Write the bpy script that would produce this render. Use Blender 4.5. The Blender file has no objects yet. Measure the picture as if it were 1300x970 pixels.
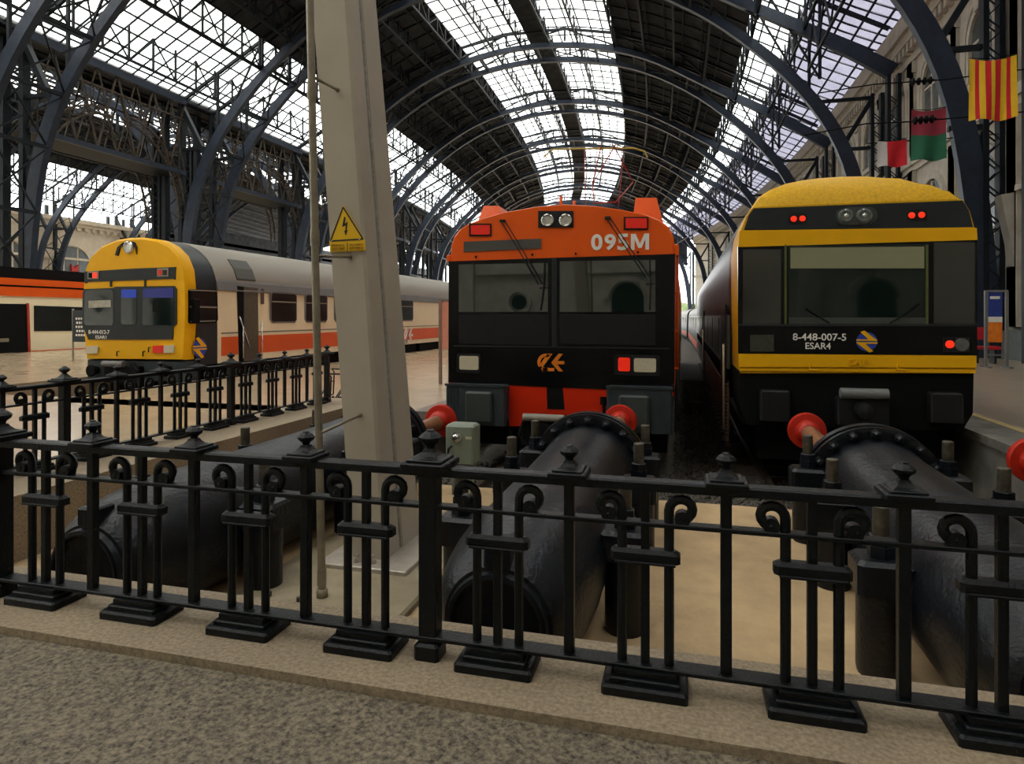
import bpy, math, random
from mathutils import Vector, Matrix
random.seed(7)
SC = bpy.context.scene
COL = SC.collection
# ------------------------------------------------------------------ camera model
F = 820.0; V0 = 402.0; H = 1.25
TH = math.atan(218 / F); CT, ST = math.cos(TH), math.sin(TH)
def PY(u, v, Y):
    """surveyed point on the plane y = Y"""
    t = (u - 650) / F; X = (t * Y * CT - Y * ST) / (CT + t * ST); d = -X * ST + Y * CT
    return X, H - (v - V0) * d / F
def PX(u, v, X):
    """surveyed point on the plane x = X"""
    t = (u - 650) / F; Y = (X * CT + t * X * ST) / (t * CT - ST); d = -X * ST + Y * CT
    return Y, H - (v - V0) * d / F

cam_d = bpy.data.cameras.new('camera'); cam = bpy.data.objects.new('camera', cam_d); COL.objects.link(cam)
cam.location = (0, 0, H); cam.rotation_euler = (math.pi / 2, 0, TH)
cam_d.sensor_width = 36; cam_d.sensor_fit = 'HORIZONTAL'; cam_d.lens = F / 1300 * 36
cam_d.shift_y = -(485 - V0) / 1300.0; cam_d.clip_start = 0.05; cam_d.clip_end = 1000
SC.camera = cam

# ------------------------------------------------------------------ materials
MATS = {}
def mat(name, col, rough=.6, metal=0., var=.12, scale=8., bump=0., bscale=60., col2=None, spec=.5, emit=0., coat=0., dirt=0., stretch=None):
    if name in MATS: return MATS[name]
    m = bpy.data.materials.new(name); m.use_nodes = True; nt = m.node_tree; N = nt.nodes; L = nt.links
    b = N['Principled BSDF']; b.inputs['Roughness'].default_value = rough; b.inputs['Metallic'].default_value = metal
    b.inputs['Specular IOR Level'].default_value = spec; b.inputs['Coat Weight'].default_value = coat
    tc = N.new('ShaderNodeTexCoord'); src = tc.outputs['Object']
    if stretch:
        mp = N.new('ShaderNodeMapping'); mp.inputs['Scale'].default_value = stretch; L.new(src, mp.inputs['Vector']); src = mp.outputs['Vector']
    n = N.new('ShaderNodeTexNoise'); n.inputs['Scale'].default_value = scale; n.inputs['Detail'].default_value = 5; n.inputs['Roughness'].default_value = .65
    L.new(src, n.inputs['Vector'])
    r = N.new('ShaderNodeValToRGB'); L.new(n.outputs['Fac'], r.inputs['Fac'])
    c2 = col2 if col2 else tuple(max(0, c * (1 - 2 * var)) for c in col)
    r.color_ramp.elements[0].position = .3; r.color_ramp.elements[1].position = .7
    r.color_ramp.elements[0].color = (*c2, 1); r.color_ramp.elements[1].color = (*[min(1, c * (1 + var * .6)) for c in col], 1)
    out = r.outputs['Color']
    if dirt > 0:
        n3 = N.new('ShaderNodeTexNoise'); n3.inputs['Scale'].default_value = 1.7; n3.inputs['Detail'].default_value = 8
        L.new(tc.outputs['Object'], n3.inputs['Vector'])
        mx = N.new('ShaderNodeMix'); mx.data_type = 'RGBA'; mx.blend_type = 'MULTIPLY'
        r3 = N.new('ShaderNodeValToRGB'); r3.color_ramp.elements[0].position = .35; r3.color_ramp.elements[1].position = .62
        r3.color_ramp.elements[0].color = (1 - dirt, 1 - dirt, 1 - dirt, 1); r3.color_ramp.elements[1].color = (1, 1, 1, 1)
        L.new(n3.outputs['Fac'], r3.inputs['Fac']); mx.inputs[0].default_value = 1
        L.new(out, mx.inputs[6]); L.new(r3.outputs['Color'], mx.inputs[7]); out = mx.outputs[2]
    L.new(out, b.inputs['Base Color'])
    if bump > 0:
        n2 = N.new('ShaderNodeTexNoise'); n2.inputs['Scale'].default_value = bscale; n2.inputs['Detail'].default_value = 4
        L.new(tc.outputs['Object'], n2.inputs['Vector'])
        bp = N.new('ShaderNodeBump'); bp.inputs['Strength'].default_value = bump; bp.inputs['Distance'].default_value = .01
        L.new(n2.outputs['Fac'], bp.inputs['Height']); L.new(bp.outputs['Normal'], b.inputs['Normal'])
    if emit > 0:
        b.inputs['Emission Color'].default_value = (*col, 1); b.inputs['Emission Strength'].default_value = emit
    MATS[name] = m; return m

def glass_mat(name, tint, opac, dirtcol=(.7, .7, .68), rough=.1, gloss=.08, blotch=True):
    m = bpy.data.materials.new(name); m.use_nodes = True; nt = m.node_tree; N = nt.nodes; L = nt.links
    N.remove(N['Principled BSDF']); out = N['Material Output']
    t = N.new('ShaderNodeBsdfTransparent'); t.inputs['Color'].default_value = (*tint, 1)
    d = N.new('ShaderNodeBsdfTranslucent'); d.inputs['Color'].default_value = (*dirtcol, 1)
    g = N.new('ShaderNodeBsdfGlossy'); g.inputs['Roughness'].default_value = rough; g.inputs['Color'].default_value = (.9, .9, .9, 1)
    m1 = N.new('ShaderNodeMixShader'); m2 = N.new('ShaderNodeMixShader'); m2.inputs['Fac'].default_value = gloss
    if blotch:
        tc = N.new('ShaderNodeTexCoord'); n = N.new('ShaderNodeTexNoise'); n.inputs['Scale'].default_value = .8; n.inputs['Detail'].default_value = 6
        L.new(tc.outputs['Object'], n.inputs['Vector']); mr = N.new('ShaderNodeMapRange')
        mr.inputs['From Min'].default_value = .3; mr.inputs['From Max'].default_value = .7
        mr.inputs['To Min'].default_value = opac * .5; mr.inputs['To Max'].default_value = min(1, opac * 1.5)
        L.new(n.outputs['Fac'], mr.inputs['Value']); L.new(mr.outputs['Result'], m1.inputs['Fac'])
    else: m1.inputs['Fac'].default_value = opac
    L.new(t.outputs[0], m1.inputs[1]); L.new(d.outputs[0], m1.inputs[2])
    L.new(m1.outputs[0], m2.inputs[1]); L.new(g.outputs[0], m2.inputs[2]); L.new(m2.outputs[0], out.inputs['Surface'])
    MATS[name] = m; return m

IRON = mat('black_iron', (.0025, .0045, .0060), .40, 0., .3, 12, .35, 90, spec=.28)
TANK = mat('tank_black_paint', (.0040, .0065, .0110), .36, 0, .35, 5, .5, 40, spec=.36, dirt=.3)
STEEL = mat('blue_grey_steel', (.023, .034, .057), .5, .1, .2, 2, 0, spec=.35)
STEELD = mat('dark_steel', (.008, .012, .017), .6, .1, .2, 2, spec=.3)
STEELT = mat('tan_steel', (.075, .055, .038), .6, .1, .3, 3, spec=.3)
OPAQ = mat('roof_boards', (.045, .050, .058), .85, 0, .3, .8, dirt=.3, spec=.2)
BOLT = mat('stud_steel', (.12, .105, .08), .45, .5, .3, 20, .2)
PAD = mat('pit_concrete', (.55, .385, .205), .85, 0, .12, 3, .25, 40, dirt=.2)
PLINTH = mat('grey_concrete', (.34, .28, .18), .85, 0, .12, 5, .25, 60, dirt=.15)
KERB = mat('granite_kerb', (.35, .27, .175), .75, 0, .25, 60, .2, 120, dirt=.15)
PAVE = mat('pavement_granite', (.225, .185, .125), .8, 0, .48, 55, .35, 130, dirt=.12)
PLAT = mat('platform_terrazzo', (.52, .40, .26), .2, 0, .08, 2, 0, dirt=.08, spec=.6)
COPE = mat('platform_coping', (.22, .19, .16), .7, 0, .2, 8, .2)
SIDEW = mat('platform_side', (.20, .19, .16), .85, 0, .2, 4, .3, 30, dirt=.3)
LINE = mat('yellow_line', (.5, .38, .16), .6, 0, .1, 10)
BALL = mat('ballast_stone', (.13, .115, .095), .9, 0, .75, 28, 1., 45, col2=(.015, .014, .012))
RAIL = mat('rail_steel', (.16, .12, .09), .4, .6, .2, 20)
SLEEP = mat('sleeper', (.10, .075, .05), .85, 0, .3, 10)
STONE = mat('wall_stucco', (.52, .485, .41), .85, 0, .1, 1.5, .1, 20, dirt=.12)
STONEF = mat('far_wall_stucco', (.62, .54, .42), .85, 0, .1, 1.5)
WGLASS = mat('window_dark_glass', (.10, .115, .115), .25, 0, .2, 1.2, spec=.6)
DADO = mat('dado_grey', (.14, .16, .155), .7, 0, .1, 4)
MAST = mat('mast_grey_paint', (.47, .415, .33), .5, 0, .05, 2, .05, 30, dirt=.06, spec=.3)
MASTD = mat('mast_weld', (.36, .35, .31), .6, 0, .2, 30, .6, 60)
GALV = mat('galvanised_plate', (.48, .43, .36), .45, .3, .1, 10)
PIPE = mat('conduit_pipe', (.30, .26, .19), .4, .4, .15, 12)
ORANGE = mat('orange_paint', (.80, .105, .004), .38, 0, .05, 1.2, 0, spec=.3)
REDOR = mat('red_orange_skirt', (.62, .022, .002), .38, 0, .06, 1.5, spec=.3)
YELL = mat('yellow_paint', (.84, .43, .002), .45, 0, .05, 1.5, 0, spec=.25)
YDIRT = mat('yellow_dirty', (.78, .43, .004), .5, 0, .1, 26, 0, col2=(.56, .32, .01), spec=.25)
BLK = mat('black_gloss', (.003, .0035, .0045), .2, 0, .1, 2, spec=.3)
BLKM = mat('black_matt', (.008, .009, .010), .5, 0, .2, 6, spec=.3)
CHAR = mat('charcoal_paint', (.020, .025, .029), .4, 0, .15, 2, spec=.3)
UNDER = mat('underframe_black', (.003, .0035, .004), .7, 0, .3, 8, spec=.15)
WSCR = mat('windscreen_glass', (.006, .013, .010), .02, 0, .05, 1, spec=1.0, coat=1.); WSCR.node_tree.nodes['Principled BSDF'].inputs['IOR'].default_value = 1.55
WSCR2 = mat('cab_glass', (.008, .016, .013), .04, 0, .3, 2, spec=.55)
WIN = mat('carriage_window', (.012, .015, .016), .28, 0, .3, 1, spec=.15)
BLIND = mat('cab_blind', (.25, .25, .14), .7, 0, .08, 3, stretch=(.1, .1, 90))
CREAM = mat('cream_paint', (.88, .76, .52), .4, 0, .03, 1, spec=.3)
ORSTR = mat('orange_stripe', (.75, .10, .01), .4, 0, .05, 1)
ROOFG = mat('roof_grey', (.30, .275, .23), .5, 0, .08, 1.2, stretch=(1, .15, 1), spec=.3)
ROOFD = mat('roof_dark_grey', (.17, .165, .16), .5, 0, .1, 1.2)
RED = mat('buffer_red', (.47, .018, .006), .4, 0, .1, 8, spec=.35)
LRED = mat('lamp_red', (.7, .02, .01), .2, 0, .1, 30, emit=.12)
LREDON = mat('lamp_red_lit', (1., .035, .01), .3, 0, .02, 10, emit=.55)
LAMP = mat('lamp_lens', (.62, .55, .40), .12, 0, .08, 40, spec=.8)
LAMPD = mat('lamp_lens_dark', (.10, .12, .11), .12, 0, .2, 20, spec=.8)
CHROME = mat('chrome', (.6, .6, .58), .2, .9, .05, 10)
WHITE = mat('white_lettering', (.82, .80, .74), .5, 0, .03, 5)
BLUE = mat('logo_blue', (.02, .05, .42), .4, 0, .05, 5)
SBLUE = mat('sunshade_blue', (.01, .06, .62), .25, 0, .05, 5)
SBLUED = mat('sunshade_navy', (.02, .03, .25), .25, 0, .05, 5)
BROWN = mat('ram_brown', (.30, .14, .07), .4, 0, .2, 10)
GREYB = mat('buffer_beam_grey', (.036, .048, .054), .5, 0, .15, 5, spec=.3)
BOXG = mat('cabinet_grey_green', (.20, .235, .18), .5, 0, .06, 8)
BROWNI = mat('interior_brown', (.10, .08, .055), .7, 0, .15, 3)
SIGNY = mat('sign_yellow', (.85, .52, .0), .45, 0, .04, 8)
SIGNK = mat('sign_black', (.01, .01, .01), .5)
FLY = mat('flag_yellow', (.80, .48, .01), .8, 0, .05, 5); FLR = mat('flag_red', (.62, .01, .02), .8, 0, .05, 5)
FLM = mat('flag_maroon', (.25, .02, .04), .8, 0, .05, 5); FLG = mat('flag_green', (.012, .12, .06), .8, 0, .05, 5)
FLW = mat('flag_white', (.55, .53, .52), .8, 0, .05, 5)
POSTB = mat('poster_blue', (.02, .05, .30), .4, 0, .2, 6); POSTO = mat('poster_orange', (.80, .25, .01), .4, 0, .25, 4, col2=(.7, .12, .01))
PINK = mat('panel_pink', (.6, .25, .17), .5, 0, .1, 4)
BENCH = mat('bench_red', (.5, .01, .02), .4, 0, .05, 4)
CATY = mat('insulator_ochre', (.45, .33, .05), .5)
DKRED = mat('pantograph_red', (.35, .03, .02), .5)
GROUND = mat('outside_ground', (.25, .25, .2), .9, 0, .2, .3)
TREE = mat('trees_green', (.12, .17, .07), .9, 0, .4, 1.2)
SKYGL = glass_mat('skylight_glass', (.92, .94, .95), .10)
SKYGD = glass_mat('skylight_glass_dirty', (.30, .30, .35), .2, (.5, .5, .55))
CABGL = glass_mat('poster_glass', (.85, .88, .88), .03, rough=.02, gloss=.06, blotch=False)

# ------------------------------------------------------------------ mesh builder
class MB:
    def __init__(s): s.v = []; s.f = []; s.mi = []; s.sm = []
    def add(s, vs, fs, mi=0, smooth=False):
        o = len(s.v); s.v += [tuple(v) for v in vs]
        for f in fs: s.f.append([i + o for i in f]); s.mi.append(mi); s.sm.append(smooth)
        return s
    def box(s, x0, x1, y0, y1, z0, z1, mi=0):
        x0, x1 = min(x0, x1), max(x0, x1); y0, y1 = min(y0, y1), max(y0, y1); z0, z1 = min(z0, z1), max(z0, z1)
        return s.add([(x0, y0, z0), (x1, y0, z0), (x1, y1, z0), (x0, y1, z0), (x0, y0, z1), (x1, y0, z1), (x1, y1, z1), (x0, y1, z1)],
                     [(0, 3, 2, 1), (4, 5, 6, 7), (0, 1, 5, 4), (1, 2, 6, 5), (2, 3, 7, 6), (3, 0, 4, 7)], mi)
    def cbox(s, x0, x1, y0, y1, z0, z1, c=.01, mi=0):
        """box with chamfered vertical and top edges"""
        o = [(x0 + c, y0), (x1 - c, y0), (x1, y0 + c), (x1, y1 - c), (x1 - c, y1), (x0 + c, y1), (x0, y1 - c), (x0, y0 + c)]
        i = [(x0 + 2 * c, y0 + c), (x1 - 2 * c, y0 + c), (x1 - c, y0 + 2 * c), (x1 - c, y1 - 2 * c), (x1 - 2 * c, y1 - c), (x0 + 2 * c, y1 - c), (x0 + c, y1 - 2 * c), (x0 + c, y0 + 2 * c)]
        vs = [(x, y, z0) for x, y in o] + [(x, y, z1 - c) for x, y in o] + [(x, y, z1) for x, y in i]
        fs = [tuple(reversed(range(8))), tuple(range(16, 24))]
        for k in range(8):
            j = (k + 1) % 8; fs += [(k, j, 8 + j, 8 + k), (8 + k, 8 + j, 16 + j, 16 + k)]
        return s.add(vs, fs, mi)
    def bar(s, a, b, w, h=None, mi=0, up=(0, 0, 1)):
        a = Vector(a); b = Vector(b); d = b - a
        if d.length < 1e-6: return s
        h = w if h is None else h; d.normalize(); u = Vector(up)
        if abs(d.dot(u)) > .98: u = Vector((0, 1, 0))
        r = d.cross(u).normalized() * w / 2; q = r.cross(d).normalized() * h / 2
        vs = [a - r - q, a + r - q, a + r + q, a - r + q, b - r - q, b + r - q, b + r + q, b - r + q]
        return s.add(vs, [(0, 1, 2, 3), (7, 6, 5, 4), (0, 4, 5, 1), (1, 5, 6, 2), (2, 6, 7, 3), (3, 7, 4, 0)], mi)
    def tube(s, pts, r, n=8, mi=0, cap=True, smooth=True):
        pts = [Vector(p) for p in pts]; rs = r if isinstance(r, (list, tuple)) else [r] * len(pts)
        ref = None; vs = []
        for i, p in enumerate(pts):
            d = (pts[min(i + 1, len(pts) - 1)] - pts[max(i - 1, 0)]).normalized()
            if ref is None: ref = Vector((0, 0, 1)) if abs(d.z) < .9 else Vector((1, 0, 0))
            a = d.cross(ref).normalized(); b = d.cross(a).normalized(); ref = -b
            for k in range(n):
                t = 2 * math.pi * k / n; vs.append(p + (a * math.cos(t) + b * math.sin(t)) * rs[i])
        fs = []
        for i in range(len(pts) - 1):
            for k in range(n):
                j = (k + 1) % n; fs.append((i * n + k, i * n + j, (i + 1) * n + j, (i + 1) * n + k))
        s.add(vs, fs, mi, smooth)
        if cap:
            s.add(vs[:n], [tuple(reversed(range(n)))], mi); s.add(vs[-n:], [tuple(range(n))], mi)
        return s
    def lathe(s, prof, org=(0, 0, 0), axis='Y', n=32, mi=0, smooth=True, sx=1, sz=1):
        """prof: (distance along the axis, radius)"""
        vs = []
        for (t, r) in prof:
            for k in range(n):
                a = 2 * math.pi * (k + .5) / n; c, q = math.cos(a) * r * sx, math.sin(a) * r * sz
                if axis == 'Y': vs.append((org[0] + c, org[1] + t, org[2] + q))
                elif axis == 'X': vs.append((org[0] + t, org[1] + c, org[2] + q))
                else: vs.append((org[0] + c, org[1] + q, org[2] + t))
        fs = []
        for i in range(len(prof) - 1):
            for k in range(n):
                j = (k + 1) % n; fs.append((i * n + k, i * n + j, (i + 1) * n + j, (i + 1) * n + k))
        s.add(vs, fs, mi, smooth)
        m = len(prof)
        s.add(vs[:n], [tuple(range(n))], mi); s.add(vs[(m - 1) * n:], [tuple(range(n))], mi)
        return s
    def prism(s, poly, y0, y1, mi=0, plane='XZ', smooth=False):
        """polygon extruded along the remaining axis"""
        n = len(poly)
        def q(p, t): return (p[0], t, p[1]) if plane == 'XZ' else ((t, p[0], p[1]) if plane == 'YZ' else (p[0], p[1], t))
        vs = [q(p, y0) for p in poly] + [q(p, y1) for p in poly]
        s.add(vs, [tuple(range(n)), tuple(reversed(range(n, 2 * n)))], mi)
        return s.add(vs, [(k, n + k, n + (k + 1) % n, (k + 1) % n) for k in range(n)], mi, smooth)
    def loft(s, rings, mi=0, cap=True, smooth=True, closed=True):
        n = len(rings[0]); vs = [p for r in rings for p in r]; fs = []
        for i in range(len(rings) - 1):
            for k in range(n if closed else n - 1):
                j = (k + 1) % n; fs.append((i * n + k, i * n + j, (i + 1) * n + j, (i + 1) * n + k))
        s.add(vs, fs, mi, smooth)
        if cap: s.add(rings[0], [tuple(range(n))], mi); s.add(rings[-1], [tuple(reversed(range(n)))], mi)
        return s
    def build(s, name, m, parent=None):
        me = bpy.data.meshes.new(name); me.from_pydata(s.v, [], s.f)
        for x in (m if isinstance(m, (list, tuple)) else [m]): me.materials.append(x)
        me.polygons.foreach_set('material_index', s.mi); me.polygons.foreach_set('use_smooth', s.sm)
        import bmesh
        bm = bmesh.new(); bm.from_mesh(me); bmesh.ops.remove_doubles(bm, verts=bm.verts, dist=1e-5) if len(s.v) < 60000 else None
        bmesh.ops.recalc_face_normals(bm, faces=bm.faces)
        for e in bm.edges:
            if len(e.link_faces) == 2 and e.calc_face_angle(0) > .6: e.smooth = False
        bm.to_mesh(me); bm.free()
        o = bpy.data.objects.new(name, me); COL.objects.link(o)
        if parent: o.parent = parent
        return o
def tag(o, label=None, cat=None, group=None, kind=None):
    if label: o['label'] = label
    if cat: o['category'] = cat
    if group: o['group'] = group
    if kind: o['kind'] = kind
    return o
def empty(name, loc=(0, 0, 0), rz=0):
    o = bpy.data.objects.new(name, None); COL.objects.link(o); o.location = loc; o.rotation_euler.z = rz; o.empty_display_size = .2
    return o
def struct(name, mb, m): return tag(mb.build(name, m), kind='structure')
def copy_tree(o, parent=None):
    c = o.copy(); COL.objects.link(c); c.parent = parent
    for ch in [x for x in o.children]: copy_tree(ch, c)
    return c
def world_part(mb, name, m, parent):
    """part built in world coordinates under an unrotated thing"""
    o = mb.build(name, m, parent)
    p = parent; off = Vector((0, 0, 0))
    while p: off += Vector(p.location); p = p.parent
    for v in o.data.vertices: v.co -= off
    return o
def text_verts(txt, size, bold=0.0, space=1.0):
    cu = bpy.data.curves.new('t', 'FONT'); cu.body = txt; cu.size = size; cu.extrude = .004; cu.offset = bold; cu.space_character = space; cu.resolution_u = 3
    cu.align_x = 'LEFT'
    ob = bpy.data.objects.new('t', cu); COL.objects.link(ob)
    dg = bpy.context.evaluated_depsgraph_get(); me = bpy.data.meshes.new_from_object(ob.evaluated_get(dg))
    vs = [tuple(v.co) for v in me.vertices]; fs = [tuple(p.vertices) for p in me.polygons]
    bpy.data.objects.remove(ob); bpy.data.curves.remove(cu); bpy.data.meshes.remove(me)
    return vs, fs
def text_fit(mb, txt, A, B, Z0, Z1, plane='XZ', depth=0., bold=0., sgn=1, mi=0):
    """fit text between horizontal A..B and Z0..Z1 in a plane; depth = coordinate of that plane"""
    vs, fs = text_verts(txt, 1, bold)
    x0 = min(v[0] for v in vs); x1 = max(v[0] for v in vs); y0 = min(v[1] for v in vs); y1 = max(v[1] for v in vs)
    out = []
    for v in vs:
        a = A + (v[0] - x0) / (x1 - x0) * (B - A); z = Z0 + (v[1] - y0) / (y1 - y0) * (Z1 - Z0); t = depth - sgn * v[2]
        out.append((a, t, z) if plane == 'XZ' else (t, a, z))
    mb.add(out, fs, mi); return mb
def copy_poly(mb, pts, d0, d1, plane='XZ', mi=0): return mb.prism(pts, d0, d1, mi, plane)

# ------------------------------------------------------------------ world and view
w = bpy.data.worlds.new('overcast_sky'); SC.world = w; w.use_nodes = True
wn = w.node_tree.nodes; wl = w.node_tree.links; bg = wn['Background']
tcw = wn.new('ShaderNodeTexCoord'); sp = wn.new('ShaderNodeSeparateXYZ'); wl.new(tcw.outputs['Generated'], sp.inputs[0])
rw = wn.new('ShaderNodeValToRGB'); wl.new(sp.outputs['Z'], rw.inputs['Fac'])
rw.color_ramp.elements[0].color = (.86, .90, .92, 1); rw.color_ramp.elements[1].color = (1., .955, .87, 1); rw.color_ramp.elements[1].position = .5
wl.new(rw.outputs['Color'], bg.inputs['Color']); bg.inputs['Strength'].default_value = 5.2
SC.view_settings.view_transform = 'Standard'; SC.view_settings.look = 'None'; SC.view_settings.gamma = 1
SC.view_settings.use_curve_mapping = False; SC.view_settings.exposure = 0.25
SC.cycles.use_denoising = True; SC.cycles.max_bounces = 7; SC.cycles.diffuse_bounces = 4; SC.cycles.transparent_max_bounces = 12
SC.cycles.sample_clamp_indirect = 6

# ------------------------------------------------------------------ ground levels
ZP = -.25; ZPAD = -.46; ZB = -1.24; ZR = -1.10
XR = 3.70
struct('floor', MB().box(-40, 14, -24, 1.985, -.6, -.03), PAVE)
struct('trim_1', MB().box(-5.5, 9, 1.99, 2.49, -1.3, 0), KERB)                 # kerb under the front railing
struct('trim_2', MB().box(-5.45, -4.5, 2.5, 8.9, -1.3, 0), KERB)               # kerb under the side railing
struct('floor.001', MB().box(-4.49, XR - .02, 2.5, 6.17, -1.5, ZPAD), PAD)     # pit slab
m = MB(); m.box(-4.49, 60, 6.17, 260, -1.6, ZB - .02); m.box(-100, -4.49, 9.5, 260, -1.6, ZB - .02)
struct('floor.002', m, BALL)
def ballast(x0, x1, y0, y1, n, seed):
    rnd = random.Random(seed); b = MB()
    for i in range(n):
        x = rnd.uniform(x0, x1); y = y0 + (y1 - y0) * rnd.random() ** 1.6; r = rnd.uniform(.025, .06); z = ZB + r * rnd.uniform(-.5, .45)
        vs = []
        for (a, c, e) in ((1, 0, 0), (0, 1, 0), (-1, 0, 0), (0, -1, 0), (0, 0, 1), (0, 0, -1)):
            k = rnd.uniform(.7, 1.2) * r; vs.append((x + a * k + rnd.uniform(-.4, .4) * r, y + c * k + rnd.uniform(-.4, .4) * r, z + e * k * .8))
        b.add(vs, [(0, 1, 4), (1, 2, 4), (2, 3, 4), (3, 0, 4), (1, 0, 5), (2, 1, 5), (3, 2, 5), (0, 3, 5)])
    return b
bl = ballast(-4.4, 3.6, 6.2, 10.5, 9000, 3); bl2 = ballast(-.15, .75, 9.4, 26, 5000, 5)
bl.v += bl2.v and []; bl.add(bl2.v, bl2.f)
tag(bl.build('ballast_stones', BALL), 'loose grey ballast stones between the tracks beyond the concrete slab', 'gravel', kind='stuff')
# platforms
m = MB(); m.box(-11.1, -5.46, 1.99, 9.5, -1.5, ZP); m.box(-11.1, -4.5, 8.91, 9.5, -1.5, ZP); m.box(-11.1, -4.15, 9.5, 240, -1.5, ZP)
struct('floor.003', m, PLAT)
m = MB(); m.box(-4.15, -3.80, 9.5, 240, -1.5, ZP + .003); struct('trim_3', m, COPE)
m = MB(); m.box(-27.0, -14.4, 1.99, 240, -1.5, ZP); m.box(-14.4, -11.1, 1.99, 9.5, -1.5, ZP); struct('floor.004', m, PLAT)
m = MB(); m.box(-90, -30.6, 1.99, 240, -1.5, ZP); m.box(-30.6, -27.0, 1.99, 4, -1.5, ZP); struct('floor.005', m, PLAT)
m = MB(); m.box(4.35, 14, 2.5, 240, -1.5, ZP + .0); struct('floor.006', m, mat('right_platform', (.33, .27, .20), .3, 0, .1, 2, dirt=.1))
m = MB(); m.box(XR, 4.22, 2.5, 240, -1.5, ZP + .0); m.box(XR - .05, XR + .3, 2.5, 240, ZP - .1, ZP + .005); struct('trim_4', m, SIDEW)
struct('trim_5', MB().box(4.22, 4.35, 2.5, 240, -1.5, ZP + .006), LINE)

# ------------------------------------------------------------------ tracks
def track(xc, y0, y1, label):
    t = empty('railway_track', (xc, y0, ZB)); tag(t, label, 'railway track')
    for sx in (-1, 1):
        x = sx * .97
        r = MB().prism([(x - .07, .0), (x + .07, 0), (x + .07, .02), (x + .02, .03), (x + .02, .1), (x + .035, .11), (x + .035, .14), (x - .035, .14), (x - .035, .11), (x - .02, .1), (x - .02, .03), (x - .07, .02)], 0, y1 - y0)
        r.build('rail', RAIL, t)
    s = MB(); y = .3
    while y < min(y1 - y0, 30): s.box(-1.4, 1.4, y, y + .24, -.08, 0); y += .7
    tag(s.build('sleepers', SLEEP, t), kind='stuff')
track(-1.82, 6.3, 110, 'steel railway track on ballast beneath the orange train')
track(2.155, 6.3, 110, 'steel railway track on ballast beneath the yellow and black train on the right')
track(-12.72, 9.6, 110, 'steel railway track in the trench beneath the yellow-fronted cream train')
track(-28.8, 6, 110, 'steel railway track beneath the orange and white train at far left')

# ------------------------------------------------------------------ railings
FY = 2.227; SP = .519; X0 = -2.98; RZ = .70
def finial_mb(x, y, z, big):
    k = 1.0 if big else .78
    m = MB(); a = .085 * k
    m.cbox(x - a, x + a, y - a, y + a, z, z + .022 * k, .004)
    def sq(r, zz): return [(x - r, y - r, zz), (x + r, y - r, zz), (x + r, y + r, zz), (x - r, y + r, zz)]
    m.cbox(x - .068 * k, x + .068 * k, y - .068 * k, y + .068 * k, z + .02 * k, z + .032 * k, .003); m.loft([sq(.054 * k, z + .03 * k), sq(.036 * k, z + .040 * k), sq(.024 * k, z + .054 * k), sq(.018 * k, z + .066 * k)], smooth=False)
    m.lathe([(z + .062 * k, .017 * k), (z + .078 * k, .021 * k), (z + .092 * k, .040 * k), (z + .106 * k, .044 * k), (z + .120 * k, .030 * k), (z + .127 * k, .017 * k), (z + .132 * k, .015 * k)], (x, y, 0), 'Z', 8, smooth=False)
    return m
def scroll_path(x, y, s, zt, dirv):
    pts = [(0, .075), (0, zt - .055)]
    for i in range(1, 12):
        a = math.pi - i * math.pi * 1.45 / 11; r = .040 - .018 * max(0, i - 6) / 5
        pts.append((.040 + r * math.cos(a), zt - .055 + r * math.sin(a)))
    return pts
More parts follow.
